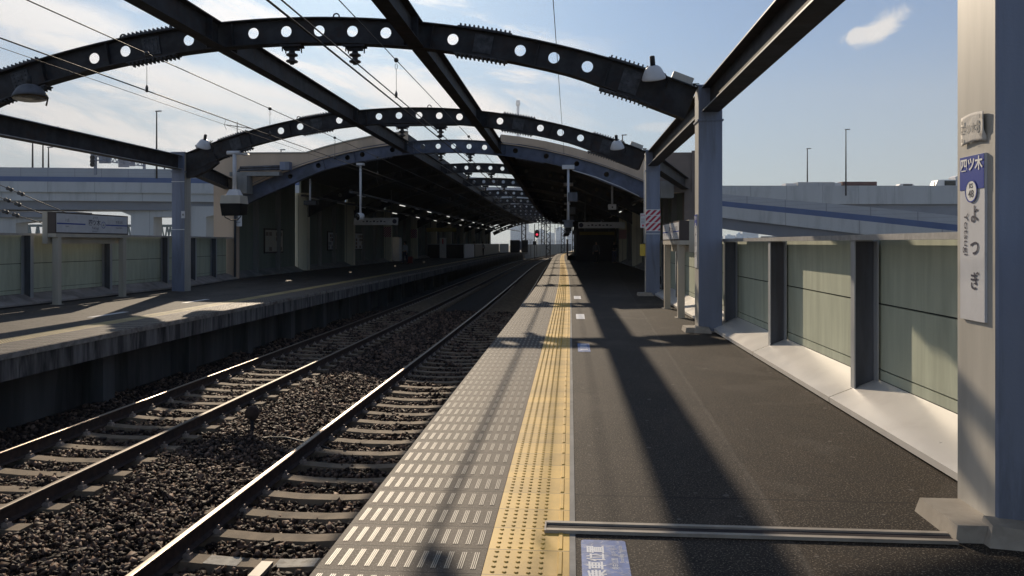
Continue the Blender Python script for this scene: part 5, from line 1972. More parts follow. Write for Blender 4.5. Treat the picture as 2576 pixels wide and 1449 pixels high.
# ================================================================== PEOPLE
def person(x, y, z, rz, hgt, label, shirt, trous, arm='down', legs='stand', coat=False):
    t = thing('person', (x, y, z), label, 'person')
    k = hgt / 1.7
    rot = Matrix.Rotation(rz, 3, 'Z')

    def skin_obj(name, J, E, root, m_, sub=1):
        me = bpy.data.meshes.new(name)
        names = list(J)
        me.from_pydata([tuple(rot @ (Vector(J[n][0]) * k)) for n in names], [(names.index(a), names.index(b)) for a, b in E], [])
        o = bpy.data.objects.new(name, me)
        COL.objects.link(o)
        sk = o.modifiers.new('skin', 'SKIN')
        for i, n in enumerate(names):
            sv = me.skin_vertices[0].data[i]
            r_ = J[n][1]
            sv.radius = ((r_[0] * k, r_[1] * k) if isinstance(r_, tuple) else (r_ * k, r_ * k))
            sv.use_root = (n == root)
        ss = o.modifiers.new('sub', 'SUBSURF'); ss.levels = ss.render_levels = sub
        sk.use_smooth_shade = True
        dg = bpy.context.evaluated_depsgraph_get(); dg.update()
        me2 = bpy.data.meshes.new_from_object(o.evaluated_get(dg))
        o.modifiers.clear()
        o.data = me2
        me2.materials.clear(); me2.materials.append(m_)
        o.parent = t
        return o
    fx = .10 if legs == 'stride' else 0.0
    J = {'pelvis': ((0, 0, .93), (.13, .10)), 'waist': ((0, 0, 1.06), (.115, .09)), 'chest': ((0, 0, 1.27), (.14, .10)), 'neck0': ((0, 0, 1.42), .06),
         'neck': ((0, .0, 1.48), .05), 'jaw': ((0, .015, 1.53), .062), 'head': ((0, .01, 1.60), .088), 'crown': ((0, 0, 1.67), .065), 'nose': ((0, .115, 1.59), .012)}
    E = [('pelvis', 'waist'), ('waist', 'chest'), ('chest', 'neck0'), ('neck0', 'neck'), ('neck', 'jaw'), ('jaw', 'head'), ('head', 'crown'), ('head', 'nose')]
    for s_, sg in (('l', -1), ('r', 1)):
        f = fx * sg
        J['hip' + s_] = ((.085 * sg, 0, .88), .085)
        J['knee' + s_] = ((.09 * sg, f + .02, .49), .055)
        J['ankle' + s_] = ((.09 * sg, f * 1.8 - .02, .08), .036)
        J['toe' + s_] = ((.10 * sg, f * 1.8 + .15, .035), .032)
        E += [('pelvis', 'hip' + s_), ('hip' + s_, 'knee' + s_), ('knee' + s_, 'ankle' + s_), ('ankle' + s_, 'toe' + s_)]
        ex, ey, ez = (.225 * sg, -.02, 1.12)
        hx, hy, hz = (.235 * sg, .05, .86)
        if arm == 'pull' and sg == 1:
            ex, ey, ez = (.27, -.10, 1.14); hx, hy, hz = (.42, -.16, .93)
        if arm == 'bent':
            hx, hy, hz = (.12 * sg, .22, 1.12)
        J['sho' + s_] = ((.175 * sg, 0, 1.385), .05)
        J['elb' + s_] = ((ex, ey, ez), .038)
        J['wri' + s_] = ((hx, hy, hz), .026)
        d = (Vector((hx, hy, hz)) - Vector((ex, ey, ez))).normalized()
        pm = Vector((hx, hy, hz)) + d * .06
        J['palm' + s_] = (tuple(pm), (.03, .018))
        E += [('neck0', 'sho' + s_), ('sho' + s_, 'elb' + s_), ('elb' + s_, 'wri' + s_), ('wri' + s_, 'palm' + s_)]
        for q, (off, ln) in enumerate(((-.027, .068), (-.009, .078), (.009, .073), (.027, .058))):
            b0 = pm + Vector((0, off, 0)) + d * .03
            b1 = b0 + d * ln * .6 + Vector((-.006 * sg, 0, 0))
            b2 = b0 + d * ln + Vector((-.02 * sg, 0, 0))
            J['f%d%s' % (q, s_)] = (tuple(b0), .0085); J['g%d%s' % (q, s_)] = (tuple(b1), .008); J['h%d%s' % (q, s_)] = (tuple(b2), .007)
            E += [('palm' + s_, 'f%d%s' % (q, s_)), ('f%d%s' % (q, s_), 'g%d%s' % (q, s_)), ('g%d%s' % (q, s_), 'h%d%s' % (q, s_))]
        J['th' + s_] = (tuple(pm + Vector((0, .045, -.005))), .010)
        J['ti' + s_] = (tuple(pm + Vector((-.01 * sg, .06, 0)) + d * .03), .0085)
        E += [('wri' + s_, 'th' + s_), ('th' + s_, 'ti' + s_)]
    skin_obj('body', J, E, 'pelvis', M['skin'])
    JT = {n: (J[n][0], (J[n][1][0] + .02, J[n][1][1] + .02) if isinstance(J[n][1], tuple) else J[n][1] + .018) for n in ('pelvis', 'waist', 'chest', 'neck0', 'shol', 'elbl', 'wril', 'shor', 'elbr', 'wrir')}
    ET = [('pelvis', 'waist'), ('waist', 'chest'), ('chest', 'neck0')] + [e for s_ in 'lr' for e in (('neck0', 'sho' + s_), ('sho' + s_, 'elb' + s_), ('elb' + s_, 'wri' + s_))]
    skin_obj('jacket', JT, ET, 'pelvis', shirt)
    JL = {n: (J[n][0], (J[n][1][0] + .014, J[n][1][1] + .014) if isinstance(J[n][1], tuple) else J[n][1] + .018) for n in ('pelvis', 'hipl', 'kneel', 'anklel', 'hipr', 'kneer', 'ankler')}
    EL = [e for s_ in 'lr' for e in (('pelvis', 'hip' + s_), ('hip' + s_, 'knee' + s_), ('knee' + s_, 'ankle' + s_))]
    skin_obj('trousers', JL, EL, 'pelvis', trous)
    for sg in (-1, 1):
        f = fx * sg * 1.8
        m_ = MB()
        m_.hexa([tuple(rot @ (Vector(p) * k)) for p in ((.05 * sg, f - .09, 0), (.145 * sg, f - .09, 0), (.145 * sg, f + .19, 0), (.05 * sg, f + .19, 0),
                                                        (.06 * sg, f - .08, .09), (.135 * sg, f - .08, .09), (.135 * sg, f + .17, .045), (.06 * sg, f + .17, .045))])
        m_.v = [(a + x, b + y, c_ + z) for a, b, c_ in m_.v]
        m_.build('shoe', M['cloth_black'], t)
    JH = {'a': ((0, -.035, 1.55), .075), 'b': ((0, -.025, 1.63), .092), 'c': ((0, .0, 1.69), .075)}
    skin_obj('hair', JH, [('a', 'b'), ('b', 'c')], 'b', M['hair'])
    return t


def pz(x):
    return .0 if x > -9.2 else .02 * (-9.2 - x) * 1.05


q = at(1019, 665, 56)
person(q.x, q.y, pz(q.x - bend(q.y)), 2.6, 1.62, 'person in a pale shirt beside the vending machine on the far platform', M['shirt_w'], M['cloth_navy'], 'pull', 'stride')
px_, py_ = q.x + .45, q.y - .25
t = thing('suitcase', (px_, py_, pz(px_)), 'small dark red wheeled suitcase next to the person in a pale shirt', 'suitcase')
m_ = MB()
m_.hexa([(px_ - .17, py_ - .11, .12), (px_ + .17, py_ - .11, .12), (px_ + .17, py_ + .11, .12), (px_ - .17, py_ + .11, .12),
         (px_ - .16, py_ - .10, .60), (px_ + .16, py_ - .10, .60), (px_ + .16, py_ + .10, .60), (px_ - .16, py_ + .10, .60)])
m_.build('case', M['case_red'], t)
m_ = MB()
m_.tube([(px_ - .09, py_, .6), (px_ - .09, py_, .98), (px_ + .09, py_, .98), (px_ + .09, py_, .6)], .012, 6)
m_.build('handle', M['post'], t)
for a_ in (-.13, .13):
    MB().lathe([(.035, -.02), (.035, .02)], (px_ + a_, py_, .09), 10, axis=(1, 0, 0)).build('wheel', M['black'], t)
q = at(1193, 644, 92)
person(q.x, q.y, .03, 2.9, 1.70, 'person in dark clothes standing left of two at the white screen, far platform', M['cloth_black'], M['cloth_black'], 'bent', 'stride')
q = at(1214, 643, 94)
person(q.x, q.y, .03, 3.4, 1.68, 'person in dark clothes standing right of two near the white screen, far platform', M['cloth_grey'], M['cloth_black'])
q = at(1500, 650, 58)
person(q.x, q.y, 0, 3.0, 1.7, 'person in dark clothes standing left of two deep under the near canopy', M['cloth_grey'], M['cloth_black'])
q = at(1545, 650, 60)
person(q.x, q.y, 0, 3.3, 1.72, 'person in dark clothes standing right of two deep under the near canopy', M['cloth_black'], M['cloth_navy'], 'bent')

# dark shelter block under the near canopy
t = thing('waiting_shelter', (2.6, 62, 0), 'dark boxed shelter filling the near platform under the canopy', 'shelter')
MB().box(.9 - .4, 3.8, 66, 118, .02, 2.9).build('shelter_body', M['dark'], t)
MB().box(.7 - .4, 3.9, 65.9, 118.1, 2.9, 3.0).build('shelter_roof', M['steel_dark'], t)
t = thing('platform_screen', (.2, 100, 0), 'dark waist high screen along the near platform beside the lit strip', 'screen')
m_ = MB(); m_.sweep([(.25, .02), (.35, .02), (.35, 1.9), (.25, 1.9)], yrange(72, 100, 4)); m_.build('screen_panel', M['signbrown'], t)
m_ = MB(); m_.sweep([(.20, 1.9), (.40, 1.9), (.40, 1.95), (.20, 1.95)], yrange(72, 100, 4)); m_.build('top_rail', M['offwhite'], t)

# ================================================================== BEYOND THE PLATFORM END
# signal
q = at(1351, 590, 142)
t = thing('railway_signal', (q.x, q.y, -1.3), 'black railway signal showing a red light past the platform end', 'signal')
MB().tube([(q.x - .45, q.y, -1.3), (q.x - .45, q.y, 5.1)], .07, 8).build('mast', M['steel_dark'], t)
m_ = MB(); m_.tube([(q.x, q.y + .05, q.z - .62), (q.x, q.y + .05, q.z - .45), (q.x, q.y + .05, q.z - .2), (q.x, q.y + .05, q.z + .5), (q.x, q.y + .05, q.z + .75), (q.x, q.y + .05, q.z + .88)], [.12, .33, .42, .42, .32, .12], 14)
m_.bar((q.x - .45, q.y + .05, q.z), (q.x, q.y + .05, q.z), .06, .06)
m_.build('signal_head', M['black'], t)
MB().lathe([(.22, 0), (.2, .05), (.05, .06)], (q.x, q.y - .36, q.z), 12, axis=(0, -1, 0)).build('red_light', M['sig_red'], t)
m_ = MB(); m_.box(q.x - .75, q.x - .15, q.y - .2, q.y + .2, q.z - 1.9, q.z - 1.25); m_.build('control_case', M['black'], t)
m_ = MB()
for xx in (-1.15, -.1):
    m_.tube([(q.x + xx, q.y, -.9), (q.x + xx, q.y, q.z - 1.0)], .04, 6)
m_.tube([(q.x - 1.15, q.y, q.z - 1.9), (q.x - .1, q.y, q.z - 1.9)], .04, 6)
m_.build('railing', M['black'], t)

# parapet walls of the viaduct after the station
mb = MB()
mb.sweep([(-9.0, -1.5), (-8.7, -1.5), (-8.7, 1.35), (-9.0, 1.35)], yrange(142, 232, 3))
tag(mb.build('parapet_wall', M['concrete']), 'grey concrete parapet wall curving away past the platform end', 'wall')
mb = MB()
for i in range(24):
    y = 143.5 + i * 3
    xx = -8.85 + bend(y)
    mb.tube([(xx, y, 1.35), (xx, y, 2.4)], .03, 5)
for z in (1.7, 2.05, 2.4):
    mb.tube([(-8.85 + bend(y), y, z) for y in yrange(143.5, 213, 3)], .025, 5)
tag(mb.build('parapet_railing', M['post']), 'thin railing on top of the curving parapet wall', 'railing')
t = thing('sound_wall', (3.5, 175, -1.5), 'pale blue ribbed sound wall at the right end of the tracks', 'wall')
mb = MB()
mb.sweep([(.9, -1.5), (1.0, -1.5), (1.0, 6.2), (.9, 6.2)], yrange(154, 230, 3))
mb.build('wall_sheet', mat('pale_blue_sheet', (0.30, 0.42, 0.50), 0.7, 0, 0.1, 0.6), t)
for i in range(22):
    y = 155 + i * 3.2
    x = .83 + bend(y)
    MB().box(x - .05, x + .06, y - .08, y + .08, -1.5, 6.1).build('wall_rib', M['post_lit'], t)

# catenary masts beyond the platforms
def lattice(m_, x, y, z0, z1, w_=.75):
    for sx in (-1, 1):
        for sy in (-1, 1):
            m_.bar((x + sx * w_/2, y + sy * w_/2, z0), (x + sx * w_/2, y + sy * w_/2, z1), .16, .16)
    n = int((z1 - z0) / .7)
    for i in range(n):
        a, b = z0 + (z1 - z0) * i / n, z0 + (z1 - z0) * (i + 1) / n
        s_ = 1 if i % 2 else -1
        m_.bar((x - s_ * w_/2, y - w_/2, a), (x + s_ * w_/2, y - w_/2, b), .11, .11)


for i, yg in enumerate((146, 182)):
    o_ = bend(yg)
    t = thing('catenary_gantry', (-4.6 + o_, yg, -1.4), 'lattice catenary gantry %s' % ('nearest past the platform end' if i == 0 else 'behind, farther down the line'), 'gantry', 'lattice gantries beyond the platforms')
    for xx in (-9.3, -4.65, .3):
        m_ = MB(); lattice(m_, xx + o_, yg, -1.4, 7.2)
        m_.build('mast', M['steel_dark'], t)
    m_ = MB()
    for z in (6.2, 7.0):
        m_.bar((-9.6 + o_, yg, z), (.7 + o_, yg, z), .16, .16)
    for k in range(12):
        xa = -9.5 + k * .85 + o_
        m_.bar((xa, yg, 6.2), (xa + .42, yg, 7.0), .1, .1); m_.bar((xa + .42, yg, 7.0), (xa + .85, yg, 6.2), .1, .1)
    m_.build('crossbeam', M['steel_dark'], t)
    for xx in (-6.5, -2.8):
        m_ = MB(); m_.bar((xx + o_, yg, 6.2), (xx + o_, yg, 4.0), .1, .1)
        m_.tube([(xx + o_, yg, 5.0), (xx + o_ + 1.4, yg, 5.2)], .04, 6)
        m_.build('hanger', M['steel_dark'], t)

# ================================================================== EXPRESSWAY
def ribbon(name, pts, prof, mat_, parent=None):
    """pts: list of (x,y,z_top); prof polygon (side offset, dz)"""
    m_ = MB()
    n = len(prof)
    for i, p in enumerate(pts):
        a, b = pts[max(0, i - 1)], pts[min(len(pts) - 1, i + 1)]
        t_ = Vector((b[0] - a[0], b[1] - a[1], 0)).normalized()
        nrm = Vector((-t_.y, t_.x, 0))
        for o_, dz in prof:
            q = Vector(p[:3]) + nrm * o_
            m_.v.append((q.x, q.y, p[2] + dz))
    for i in range(len(pts) - 1):
        for k in range(n):
            k2 = (k + 1) % n
            m_.face([i * n + k, i * n + k2, (i + 1) * n + k2, (i + 1) * n + k])
    m_.face(range(n)); m_.face([(len(pts) - 1) * n + k for k in range(n)])
    return m_.build(name, mat_, parent)


def smooth_path(keys, n=40):
    """keys: (px, d, y_top px)"""
    P = [at(px, py, d) for px, d, py in keys]
    out = []
    m = len(P)
    for i in range(m - 1):
        p0, p1, p2, p3 = P[max(i - 1, 0)], P[i], P[i + 1], P[min(i + 2, m - 1)]
        k = n // (m - 1)
        for j in range(k):
            t = j / k
            out.append(tuple(.5 * ((2 * p1) + (p2 - p0) * t + (2 * p0 - 5 * p1 + 4 * p2 - p3) * t * t + (-p0 + 3 * p1 - 3 * p2 + p3) * t ** 3)))
    out.append(tuple(P[-1]))
    return out


W = 11.0
pathA = smooth_path([(-900, 116, 415), (-150, 122, 419), (560, 128, 428), (1100, 137, 443), (1450, 146, 455), (1760, 156, 464)])
tA = thing('expressway_viaduct', tuple(at(300, 612, 124)[:2]) + (-9.0,), 'elevated expressway with grey barrier and blue stripe crossing behind the station on the left', 'expressway')
k = 124 / F
ribbon('noise_barrier', pathA, [(0, 0), (.15, 0), (.15, -1.45), (0, -1.45)], M['hw_grey'], tA)
ribbon('blue_stripe', pathA[:25], [(-.03, -1.45), (.16, -1.45), (.16, -2.25), (-.03, -2.25)], M['hw_blue'], tA)
ribbon('parapet', pathA, [(-.06, -2.25), (.3, -2.25), (.3, -3.5), (-.06, -3.5)], M['hw_conc'], tA)
ribbon('deck', pathA, [(-.12, -3.5), (W, -3.5), (W, -3.95), (-.12, -3.95)], M['hw_conc'], tA)
ribbon('girder', pathA, [(.9, -3.95), (W - .9, -3.95), (W - 1.6, -6.7), (1.6, -6.7)], M['hw_girder'], tA)
ribbon('girder_lip', pathA, [(.3, -3.95), (1.3, -3.95), (1.3, -5.3), (.3, -5.3)], M['hw_conc'], tA)
ribbon('back_barrier', pathA, [(W - .2, -.8), (W, -.8), (W, -3.5), (W - .2, -3.5)], M['hw_grey'], tA)

pathB = smooth_path([(1640, 150, 467), (1820, 150, 467), (2420, 150, 467), (3300, 150, 466)])
tB = thing('expressway_viaduct', tuple(at(2100, 612, 150)[:2]) + (-9.0,), 'straight pale expressway carrying trucks at upper right behind the fence', 'expressway')
ribbon('parapet', pathB, [(0, 0), (.3, 0), (.3, -1.05), (0, -1.05)], M['hw_conc'], tB)
ribbon('deck_edge', pathB, [(-.12, -1.05), (.4, -1.05), (.4, -3.6), (-.12, -3.6)], M['hw_conc'], tB)
ribbon('deck', pathB, [(.45, -1.2), (W, -1.2), (W, -1.7), (.45, -1.7)], M['hw_conc'], tB)
ribbon('girder', pathB, [(.7, -3.6), (W - .9, -1.71), (W - 1.6, -5.6), (1.0, -6.4)], M['hw_girder'], tB)

pathC = smooth_path([(1560, 132, 458), (1700, 118, 474), (1820, 108, 488), (2120, 95, 515), (2420, 86, 544), (2760, 80, 580), (3300, 76, 620)])
tC = thing('expressway_ramp', tuple(at(2100, 612, 95)[:2]) + (-9.0,), 'descending expressway ramp with a blue stripe passing below the truck road at right', 'ramp')
ribbon('noise_barrier', pathC, [(0, 0), (.15, 0), (.15, -1.0), (0, -1.0)], M['hw_grey'], tC)
ribbon('blue_stripe', pathC, [(-.03, -1.0), (.16, -1.0), (.16, -1.72), (-.03, -1.72)], M['hw_blue'], tC)
ribbon('parapet', pathC, [(-.06, -1.72), (.3, -1.72), (.3, -3.0), (-.06, -3.0)], M['hw_conc'], tC)
ribbon('deck', pathC, [(-.14, -3.0), (6.5, -3.0), (6.5, -3.35), (-.14, -3.35)], M['hw_conc'], tC)
ribbon('girder', pathC, [(.5, -3.35), (6.0, -3.35), (5.5, -5.0), (.9, -5.0)], M['hw_girder'], tC)


def pier(parent, px, d, ztop, w_, flare, depth=3.0, z0=-9.0, back=5.5):
    p = at(px, 612, d + back)
    m_ = MB()
    hw = w_ / 2
    # oriented across the view
    ex = Vector((CT, ST, 0)); ey = Vector((-ST, CT, 0))
    prof = [(-hw, z0), (hw, z0), (hw, ztop - flare * .62), (hw + flare, ztop - .9), (hw + flare, ztop), (-hw - flare, ztop), (-hw - flare, ztop - .9), (-hw, ztop - flare * .62)]
    n = len(prof)
    for s_ in (-1, 1):
        for a, z in prof:
            q = Vector((p.x, p.y, 0)) + ex * a + ey * (s_ * depth / 2)
            m_.v.append((q.x, q.y, z))
    m_.face(range(n)); m_.face([n + k for k in range(n)])
    for k in range(n):
        k2 = (k + 1) % n
        m_.face([k, k2, n + k2, n + k])
    m_.build('pier', M['hw_conc'], parent)


zA = at(300, 421, 124).z
def outline_pier(parent, pts, d, depth=3.2, name='pier'):
    P = [at(px, py, d) for px, py in pts]
    m_ = MB()
    n = len(P)
    for s_ in (-.5, .5):
        for p in P:
            q = p + Vector((-ST, CT, 0)) * (s_ * depth)
            m_.v.append((q.x, q.y, q.z))
    m_.face(range(n)); m_.face([n + k for k in range(n)])
    for k in range(n):
        k2 = (k + 1) % n
        m_.face([k, k2, n + k2, n + k])
    m_.build(name, M['hw_conc'], parent)


outline_pier(tA, [(341, 772), (341, 543), (294, 524), (294, 520), (575, 520), (575, 536), (528, 546), (528, 772), (481, 772), (481, 547), (397, 547), (397, 772)], 130)
pier(tA, 1180, 142, zA - 6.6, 3.0, 3.0)
zB = at(2000, 467, 150).z
pier(tB, 2330, 150, zB - 5.4, 3.6, 3.5)
pier(tB, 1970, 150, zB - 5.4, 3.4, 3.5)
pier(tC, 1975, 101, at(1975, 500, 101).z - 4.9, 3.2, 1.2, back=3)
pier(tC, 2600, 83, at(2600, 560, 83).z - 4.9, 3.2, 1.2, back=3)
# lower cross road at far left
pathD = smooth_path([(-700, 126, 546), (-100, 126, 546), (190, 126, 547)])
tD = thing('lower_road_viaduct', tuple(at(0, 612, 118)[:2]) + (-9,), 'dark lower road viaduct at the left edge behind the name board', 'road viaduct')
ribbon('deck', pathD, [(0, .95), (5, .95), (5, 0), (0, 0)], M['hw_girder'], tD)
outline_pier(tD, [(-5, 780), (-5, 562), (-60, 552), (-60, 546), (178, 546), (178, 549), (55, 562), (55, 780)], 128.5)

# street lamps on the roads
def street_lamp(px, ytop, ybase, d, label, side=1):
    a, b = at(px, ytop, d), at(px, ybase + 25, d)
    t = thing('street_lamp', (b.x, b.y, b.z), label, 'street lamp', 'tall expressway lamp posts')
    m_ = MB(); m_.tube([b, a], [.16, .09], 8); m_.build('pole', M['steel_dark'], t)
    m_ = MB(); e = Vector((CT, ST, 0)) * side
    q = a - e * .15
    m_.bar(q, a + e * .75 + Vector((0, 0, .05)), .35, .14); m_.build('lamp_head', M['post'], t)


street_lamp(82, 331, 421, 128, 'lamp post on the left expressway, leftmost')
street_lamp(108, 331, 421, 132, 'lamp post on the left expressway, second from left')
street_lamp(122, 371, 421, 138, 'lamp post on the left expressway, shorter third one')
street_lamp(394, 280, 424, 124, 'tallest lamp post on the left expressway, above the name board')
street_lamp(414, 396, 424, 134, 'thin short post on the left expressway near the steel column')
street_lamp(2031, 374, 460, 160, 'left and shorter of two lamp posts above the trucks')
street_lamp(2128, 326, 467, 149, 'right and taller of two lamp posts above the trucks')
street_lamp(1566, 340, 400, 140, 'small lamp post peeping above the second arch right end')
street_lamp(707, 377, 400, 140, 'tiny lamp head just above the beige gable')

# sign gantry
t = thing('sign_gantry', tuple(at(295, 421, 126)), 'lattice road sign gantry seen edge on above the left expressway', 'sign gantry')
def G(px, py, d=126):
    return at(px, py, d)
m_ = MB()
a0, a1 = (236, 388, 122), (363, 408, 134)
b0, b1 = (236, 402, 122), (363, 418, 134)
def lerp3(u, v, f):
    return tuple(u[i] * (1 - f) + v[i] * f for i in range(3))
m_.bar(G(*a0), G(*a1), .18, .18); m_.bar(G(*b0), G(*b1), .18, .18)
for i in range(12):
    f0, f1 = i / 12, (i + .5) / 12
    m_.bar(G(*lerp3(a0, a1, f0)), G(*lerp3(b0, b1, f1)), .1, .1)
    m_.bar(G(*lerp3(b0, b1, f1)), G(*lerp3(a0, a1, (i + 1) / 12)), .1, .1)
for px, y0, dd in ((240, 391, 123), (363, 407, 134)):
    m_.bar(G(px, y0, dd), G(px, 440, dd), .35, .35)
m_.build('lattice', M['hw_girder'], t)
for (xa, xb, ya, yb, dd) in ((249, 279, 391, 411, 125), (298, 325, 397, 421, 129), (326, 340, 405, 418, 131), (228, 240, 383, 391, 122)):
    m_ = MB()
    pA, pB = G(xa, yb, dd), G(xb, yb, dd)
    zt = G(xa, ya, dd).z
    m_.bar((pA.x, pA.y, (pA.z + zt) / 2), (pB.x, pB.y, (pA.z + zt) / 2), .12, zt - pA.z)
    m_.build('sign_back', M['hw_girder'], t)
m_ = MB()
for py in (396, 405, 414):
    q = G(232, py, 122)
    m_.lathe([(.1, -.1), (.38, -.05), (.38, .1), (.1, .15)], q, 12, axis=(0, 1, 0))
m_.build('beacon', M['black'], t)

# vehicles on the right road (deck surface hidden behind the parapet)
zdeck = zB - 1.2


def wheels(t, x, y, z, xs, ex, r_=.5):
    for q in xs:
        c = Vector((x, y, z + r_)) + ex * q
        m_ = MB(); m_.lathe([(r_, -.15), (r_, .15)], c, 14, axis=(-ST, CT, 0)); m_.build('wheel', M['black'], t)


def obx(m_, c, ex, ey, a0, a1, b0, b1, z0, z1, tz=None):
    c = Vector(c)
    q = []
    for z in (z0, z1):
        for a, b in ((a0, b0), (a1, b0), (a1, b1), (a0, b1)):
            p = c + ex * a + ey * b
            q.append((p.x, p.y, c.z + z))
    m_.hexa(q)


EX, EY = Vector((CT, ST, 0)), Vector((-ST, CT, 0))
for (pa, pb, ytop, mm, lab, d) in ((1997, 2100, 458, M['hw_conc'], 'truck with a pale grey container, left of the two container trucks', 152.5),
                                   (2109, 2206, 457, M['contred'], 'truck with a dark brown red container behind the taller lamp post', 152.5)):
    A, B = at(pa, ytop, d), at(pb, ytop, d)
    L = (B - A).length
    c = (A.x, A.y, zdeck)
    t = thing('container_truck', c, lab, 'truck')
    H = A.z - zdeck
    m_ = MB(); obx(m_, c, EX, EY, .8, L, 0, 2.4, 1.2, H); m_.build('container', mm, t)
    m_ = MB()
    for i in range(int((L - .8) / .35)):
        obx(m_, c, EX, EY, .9 + i * .35, 1.05 + i * .35, -.05, -.001, 1.3, H - .1)
    m_.build('container_ribs', mm, t)
    m_ = MB(); obx(m_, c, EX, EY, -1.6, .6, .05, 2.35, .7, min(H - .25, 2.9)); m_.build('cab', M['offwhite'], t)
    m_ = MB(); obx(m_, c, EX, EY, -1.6, L - .1, .4, 2.0, .75, 1.15); m_.build('chassis', M['black'], t)
    wheels(t, A.x, A.y, zdeck, (-.9, L - 1.6, L - 2.8), EX)
A, B = at(2265, 462, 153), at(2290, 462, 153)
t = thing('white_van', (A.x, A.y, zdeck), 'roof of a small pale van just showing above the parapet', 'van')
L = (B - A).length * 1.25
H = A.z - zdeck
m_ = MB()
c = Vector((A.x, A.y, zdeck))
q = []
for s_, off in ((0, 0), (1, 1.6)):
    for a, z in ((-1.4, .3), (-1.4, .9), (-.6, 1.1), (.0, H - .05), (.5, H), (L, H - .02), (L + .5, H - .6), (L + .6, .3)):
        p = c + EX * a + EY * off
        q.append((p.x, p.y, zdeck + z))
m_.v = q
m_.face(range(8)); m_.face([8 + i for i in range(8)])
for i in range(8):
    j = (i + 1) % 8
    m_.face([i, j, 8 + j, 8 + i])
m_.build('body', M['offwhite'], t)
m_ = MB(); obx(m_, c, EX, EY, .55, L - .1, -.03, -.001, H - .6, H - .12); m_.build('side_window', M['glassdark'], t)
wheels(t, A.x, A.y, zdeck, (-.7, L - .3), EX, .32)

A = at(2348, 467, 152)
t = thing('box_truck', (A.x, A.y, zdeck), 'white box truck with a red mark, cut off by the near column', 'truck')
c = Vector((A.x, A.y, zdeck))
s = 152 / F
m_ = MB()
zc_ = at(2360, 452, 152).z - zdeck
q = []
for off in (0, 2.3):
    for a, z in ((.3, .6), (.3, zc_ - 1.5), (.9, zc_ - .1), (1.5, zc_), (4.6, zc_), (4.9, .6)):
        p = c + EX * a + EY * off
        q.append((p.x, p.y, zdeck + z))
m_.v = q; m_.face(range(6)); m_.face([6 + i for i in range(6)])
for i in range(6):
    j = (i + 1) % 6
    m_.face([i, j, 6 + j, 6 + i])
m_.build('cab', M['white'], t)
m_ = MB(); obx(m_, c, EX, EY, 2.2, 4.4, -.03, -.001, zc_ - 1.15, zc_ - .2); m_.build('cab_window', M['glassdark'], t)
m_ = MB(); obx(m_, c, EX, EY, .05, .15, -.25, -.1, zc_ - 1.3, zc_ - .5); m_.build('mirror', M['black'], t)
zt_b = at(2400, 441, 152).z - zdeck
m_ = MB()
q = []
for off in (0, 2.4):
    for a, z in ((4.95, 1.0), (4.3, zt_b - .35), (5.0, zt_b), (13.0, zt_b), (13.0, 1.0)):
        p = c + EX * a + EY * off
        q.append((p.x, p.y, zdeck + z))
m_.v = q; m_.face(range(5)); m_.face([5 + i for i in range(5)])
for i in range(5):
    j = (i + 1) % 5
    m_.face([i, j, 5 + j, 5 + i])
m_.build('box_body', M['white'], t)
m_ = MB()
pc = c + EX * 8.1 - EY * .02
pts = []
for a in range(0, 200, 20):
    pts.append((pc.x - CT * 1.6 * math.cos(R(a)), pc.y, zdeck + zt_b - 1.9 + 1.7 * math.sin(R(a))))
for a in range(180, -1, -20):
    pts.append((pc.x - CT * .7 * math.cos(R(a)), pc.y, zdeck + zt_b - 1.9 + .7 * math.sin(R(a))))
m_.v = pts; m_.face(range(len(pts)))
m_.build('red_mark', M['red'], t)
m_ = MB(); obx(m_, c, EX, EY, .5, 12.9, .4, 2.0, .6, .98); m_.build('chassis', M['black'], t)
wheels(t, A.x, A.y, zdeck, (1.6, 10.5, 11.7), EX)

# truss bridge over the river
t = thing('truss_bridge', tuple(at(250, 612, 255)[:2]) + (-9,), 'grey green truss bridge showing between the expressway piers', 'bridge')
m_ = MB()
dB = 255
zt, zb = at(0, 566, dB).z, -1.5
def B_(u):
    return at(-500 + u * 1300, 612, dB + 12 * u)
n = 60
for back in (0, 9):
    off = EY * back
    a, b = B_(0) + off, B_(1) + off
    m_.bar((a.x, a.y, zt), (b.x, b.y, zt), .7, .7)
    m_.bar((a.x, a.y, zb), (b.x, b.y, zb), .9, 1.0)
    for i in range(n):
        p0, p1 = B_(i / n) + off, B_((i + 1) / n) + off
        pm = (p0 + p1) / 2
        m_.bar((p0.x, p0.y, zb), (pm.x, pm.y, zt), .42, .42)
        m_.bar((pm.x, pm.y, zt), (p1.x, p1.y, zb), .42, .42)
m_.build('truss', M['truss'], t)
m_ = MB()
a, b = B_(0) + EY * 4.5, B_(1) + EY * 4.5
m_.bar((a.x, a.y, zb - .3), (b.x, b.y, zb - .3), 9, .8)
m_.build('deck', M['hw_conc'], t)
for u in (.1, .3, .5, .7, .9):
    p = B_(u) + EY * 4.5
    MB().box(p.x - 2, p.x + 2, p.y - 4, p.y + 4, -9, zb - .7).build('pier', M['hw_conc'], t)

